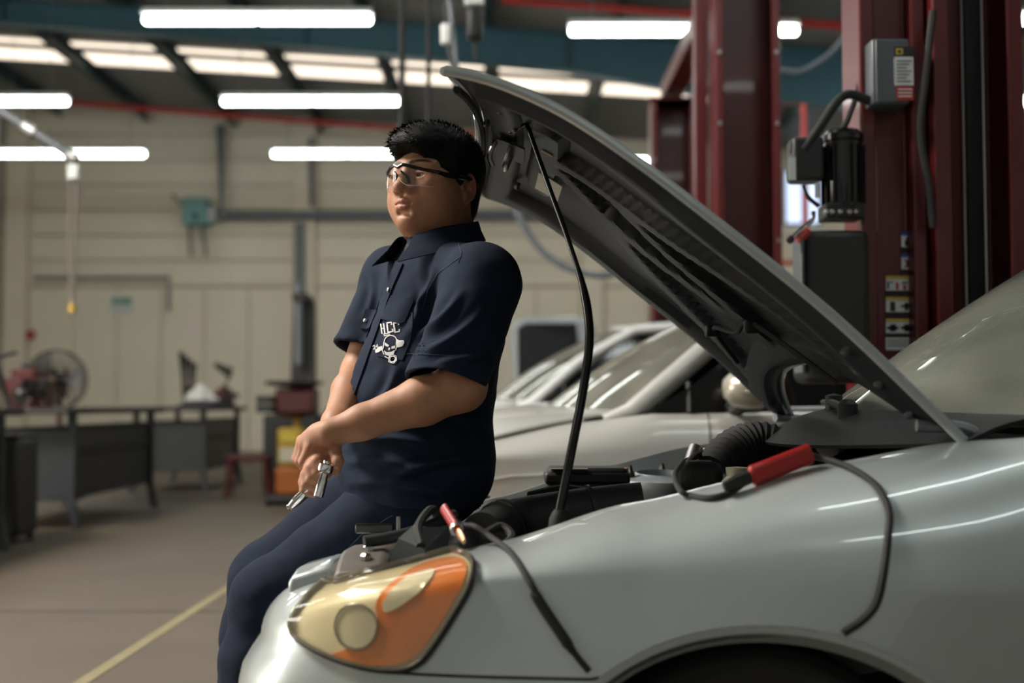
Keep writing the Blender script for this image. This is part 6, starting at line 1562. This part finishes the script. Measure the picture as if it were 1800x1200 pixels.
q = at(344, 372, 25.6); tb_ = thing('wall_heater', 'teal box unit on the back wall with two dangling brown arms', 'heater', (q.x, 25.7, q.z))
obj('casing', box(BM(), (q.x, 25.72, q.z), (0.50, 0.5, 0.56)), MATS['teal_box'], tb_, bevel=0.03)
obj('vent_hole', lathe(BM(), [(0.07, 0), (0.06, 0.01), (0, 0.01)], (q.x + 0.02, 25.47, q.z - 0.12), (0, -1, 0), 14), MATS['dark_iron'], tb_)
obj('side_unit', box(BM(), (q.x + 0.32, 25.76, q.z - 0.05), (0.14, 0.4, 0.3)), MATS['fixture'], tb_, bevel=0.02)
for sx in (-1, 1): obj('arm', tube(BM(), [(q.x + sx * 0.13, 25.6, q.z - 0.25), (q.x + 0.10 + sx * 0.16, 25.5, q.z - 0.92)], 0.035, 8), MATS['support_brown'], tb_)
obj('lever', tube(BM(), [(q.x - 0.24, 25.6, q.z + 0.10), (q.x - 0.5, 25.6, q.z + 0.36)], 0.025, 8), MATS['support_brown'], tb_)
a, c = at(193, 520, 25.9), at(231, 549, 25.9)
sg = thing('safety_sign', 'green and white safety sign on the back wall', 'sign', ((a.x + c.x) / 2, 25.95, c.z))
obj('board', box(BM(), ((a.x + c.x) / 2, 25.975, (a.z + c.z) / 2), (c.x - a.x, 0.03, a.z - c.z)), MATS['sticker_white'], sg)
for k, (u0, u1) in enumerate(((0.08, 0.28), (0.34, 0.52), (0.58, 0.92))): obj('printed_block', box(BM(), (a.x + (c.x - a.x) * (u0 + u1) / 2, 25.957, a.z + (c.z - a.z) * 0.30), ((c.x - a.x) * (u1 - u0), 0.006, (a.z - c.z) * 0.36)), MATS['sign_green'], sg)
p = at(343, 572, 25.95); tag(boxo('paper_notice', (p.x, 25.98, p.z), (0.30, 0.02, 0.28), mat('paper_pink', (0.85, 0.72, 0.66), 0.8), None), 'pale pink paper notice on the back wall', 'notice')
p = at(52, 588, 25.9); al = thing('fire_alarm', 'small round red alarm on the back wall above the fan', 'alarm', (p.x, 25.95, p.z))
obj('bell', lathe(BM(), [(0.0, 0.06), (0.06, 0.055), (0.10, 0.02), (0.10, -0.03), (0, -0.03)], (p.x, 25.92, p.z), (0, -1, 0), 18), MATS['red_pipe'], al)
obj('back_box', box(BM(), (p.x, 25.97, p.z), (0.12, 0.06, 0.12)), MATS['red_pipe'], al)
win = struct(boxo('window_1', (6.05, 25.93, 5.3), (0.7, 0.05, 1.1), MATS['window_light'], None, 0.0)); 
for (dx_, dz_, sx_, sz_) in ((0, 0.57, 0.8, 0.06), (0, -0.57, 0.8, 0.06), (-0.37, 0, 0.06, 1.14), (0.37, 0, 0.06, 1.14), (0, 0, 0.03, 1.1)):
    boxo('window_frame', (6.05 + dx_, 25.90, 5.3 + dz_), (sx_, 0.08, sz_), MATS['grey_pipe'], win)
# -- jib with a drop cable at the left
jy = 9.0; j0, j1_ = at(-260, 30, jy), at(128, 276, jy)
jb = thing('cable_drop', 'slanting grey pipe arm with a hanging cable and yellow plug', 'cable drop', tuple(j1_))
obj('arm', tube(BM(), [j0, j1_], 0.032, 12), MATS['box_grey'], jb)
obj('coupling', tube(BM(), [j0.lerp(j1_, 0.78), j0.lerp(j1_, 0.83)], 0.045, 12), MATS['steel'], jb)
obj('hanger', tube(BM(), [j0, Vector((j0.x, jy, roof_z(j0.x)))], 0.02, 8), MATS['grey_pipe'], jb)
obj('end_cap', lathe(BM(), [(0, -0.04), (0.045, -0.03), (0.045, 0.03), (0, 0.04)], j1_, (1, 0, -0.6), 14), MATS['steel'], jb)
obj('junction_box', box(BM(), at(130, 303, jy), (0.08, 0.07, 0.11)), MATS['fixture'], jb, bevel=0.01)
for dx_ in (-0.022, 0.022): obj('drop_cable', tube(BM(), crom([at(130, 312, jy) + Vector((dx_, 0, 0)), at(127, 430, jy) + Vector((dx_ * 0.8, 0, 0)), at(127, 535, jy) + Vector((dx_ * 0.3, 0, 0))], 6), 0.010, 8), MATS['support_brown'], jb)
obj('plug', tube(BM(), [at(127, 532, jy), at(127, 549, jy)], [0.02, 0.03], 10), MATS['yellow_paint'], jb)
# -- dark drop pipes and reels in front of the teal rafter
for (px, lab_) in ((706, 'left black drop pipe of a pair hanging from the roof beside the hood tip'), (753, 'right black drop pipe of a pair hanging from the roof beside the hood tip')):
    p0 = at(px, 226, 8.6); t = thing('drop_pipe', lab_.replace('left ', 'thick ').replace('right ', 'thin '), 'pipe', tuple(p0))
    r_ = 0.022 if px < 730 else 0.017
    obj('pipe', tube(BM(), [p0, Vector((p0.x, 8.6, roof_z(p0.x)))], r_, 10), MATS['rubber'], t)
    obj('end_fitting', lathe(BM(), [(0, -0.05), (r_ * 1.5, -0.045), (r_ * 1.5, 0.03), (0, 0.04)], p0, (0, 0, 1), 12), MATS['dark_iron'], t)
p0 = at(784, 60, 7.6); t = thing('pull_switch', 'white pendant switch hanging on a dark rod above the hood tip', 'switch', tuple(p0))
obj('switch_body', box(BM(), p0, (0.065, 0.05, 0.13)), MATS['white_plastic'], t, bevel=0.015)
obj('rod', tube(BM(), [at(790, 80, 7.6), at(803, 160, 7.6)], 0.018, 8), MATS['black'], t)
obj('cord', tube(BM(), [p0 + Vector((0, 0, 0.06)), Vector((p0.x, 7.6, roof_z(p0.x)))], 0.01, 8), MATS['black'], t)
obj('strut', tube(BM(), [Vector(at(790, 0, 7.6)), at(803, 120, 7.6)], 0.014, 8), MATS['grey_pipe'], t)
p0 = at(834, 42, 8.0); t = thing('hose_reel', 'black cased reel hanging from the roof above the hood', 'reel', tuple(p0))
obj('case', box(BM(), p0, (0.10, 0.12, 0.22)), MATS['black'], t, bevel=0.03)
obj('top_bracket', box(BM(), p0 + Vector((0, 0, 0.15)), (0.13, 0.06, 0.06)), MATS['fixture'], t, bevel=0.01)
obj('hanger', tube(BM(), [p0 + Vector((0, 0, 0.15)), Vector((p0.x, 8.0, roof_z(p0.x)))], 0.012, 8), MATS['grey_pipe'], t)
obj('hose_end', tube(BM(), [p0 + Vector((0, 0, -0.1)), p0 + Vector((0.01, 0, -0.24))], 0.012, 8), MATS['rubber'], t)
# red guard frame behind the power unit
gf = thing('pipe_frame', 'bright red pipe frame standing behind the power unit', 'frame', (at(1390, 0, 11.5).x, 11.5, 0))
g0, g1 = at(1375, 183, 11.5), at(1413, 183, 11.5)
obj('frame_tube', tube(BM(), [Vector((g0.x - 0.4, 11.5, 0)), Vector((g0.x - 0.4, 11.5, g0.z)), g1, Vector((g1.x, 11.5, 0))], 0.03, 10), MATS['red_pipe'], gf)
for z in (0.5, 1.4, 2.3): obj('crossbar', tube(BM(), [Vector((g0.x - 0.4, 11.5, z)), Vector((g1.x, 11.5, z))], 0.02, 8), MATS['red_pipe'], gf)
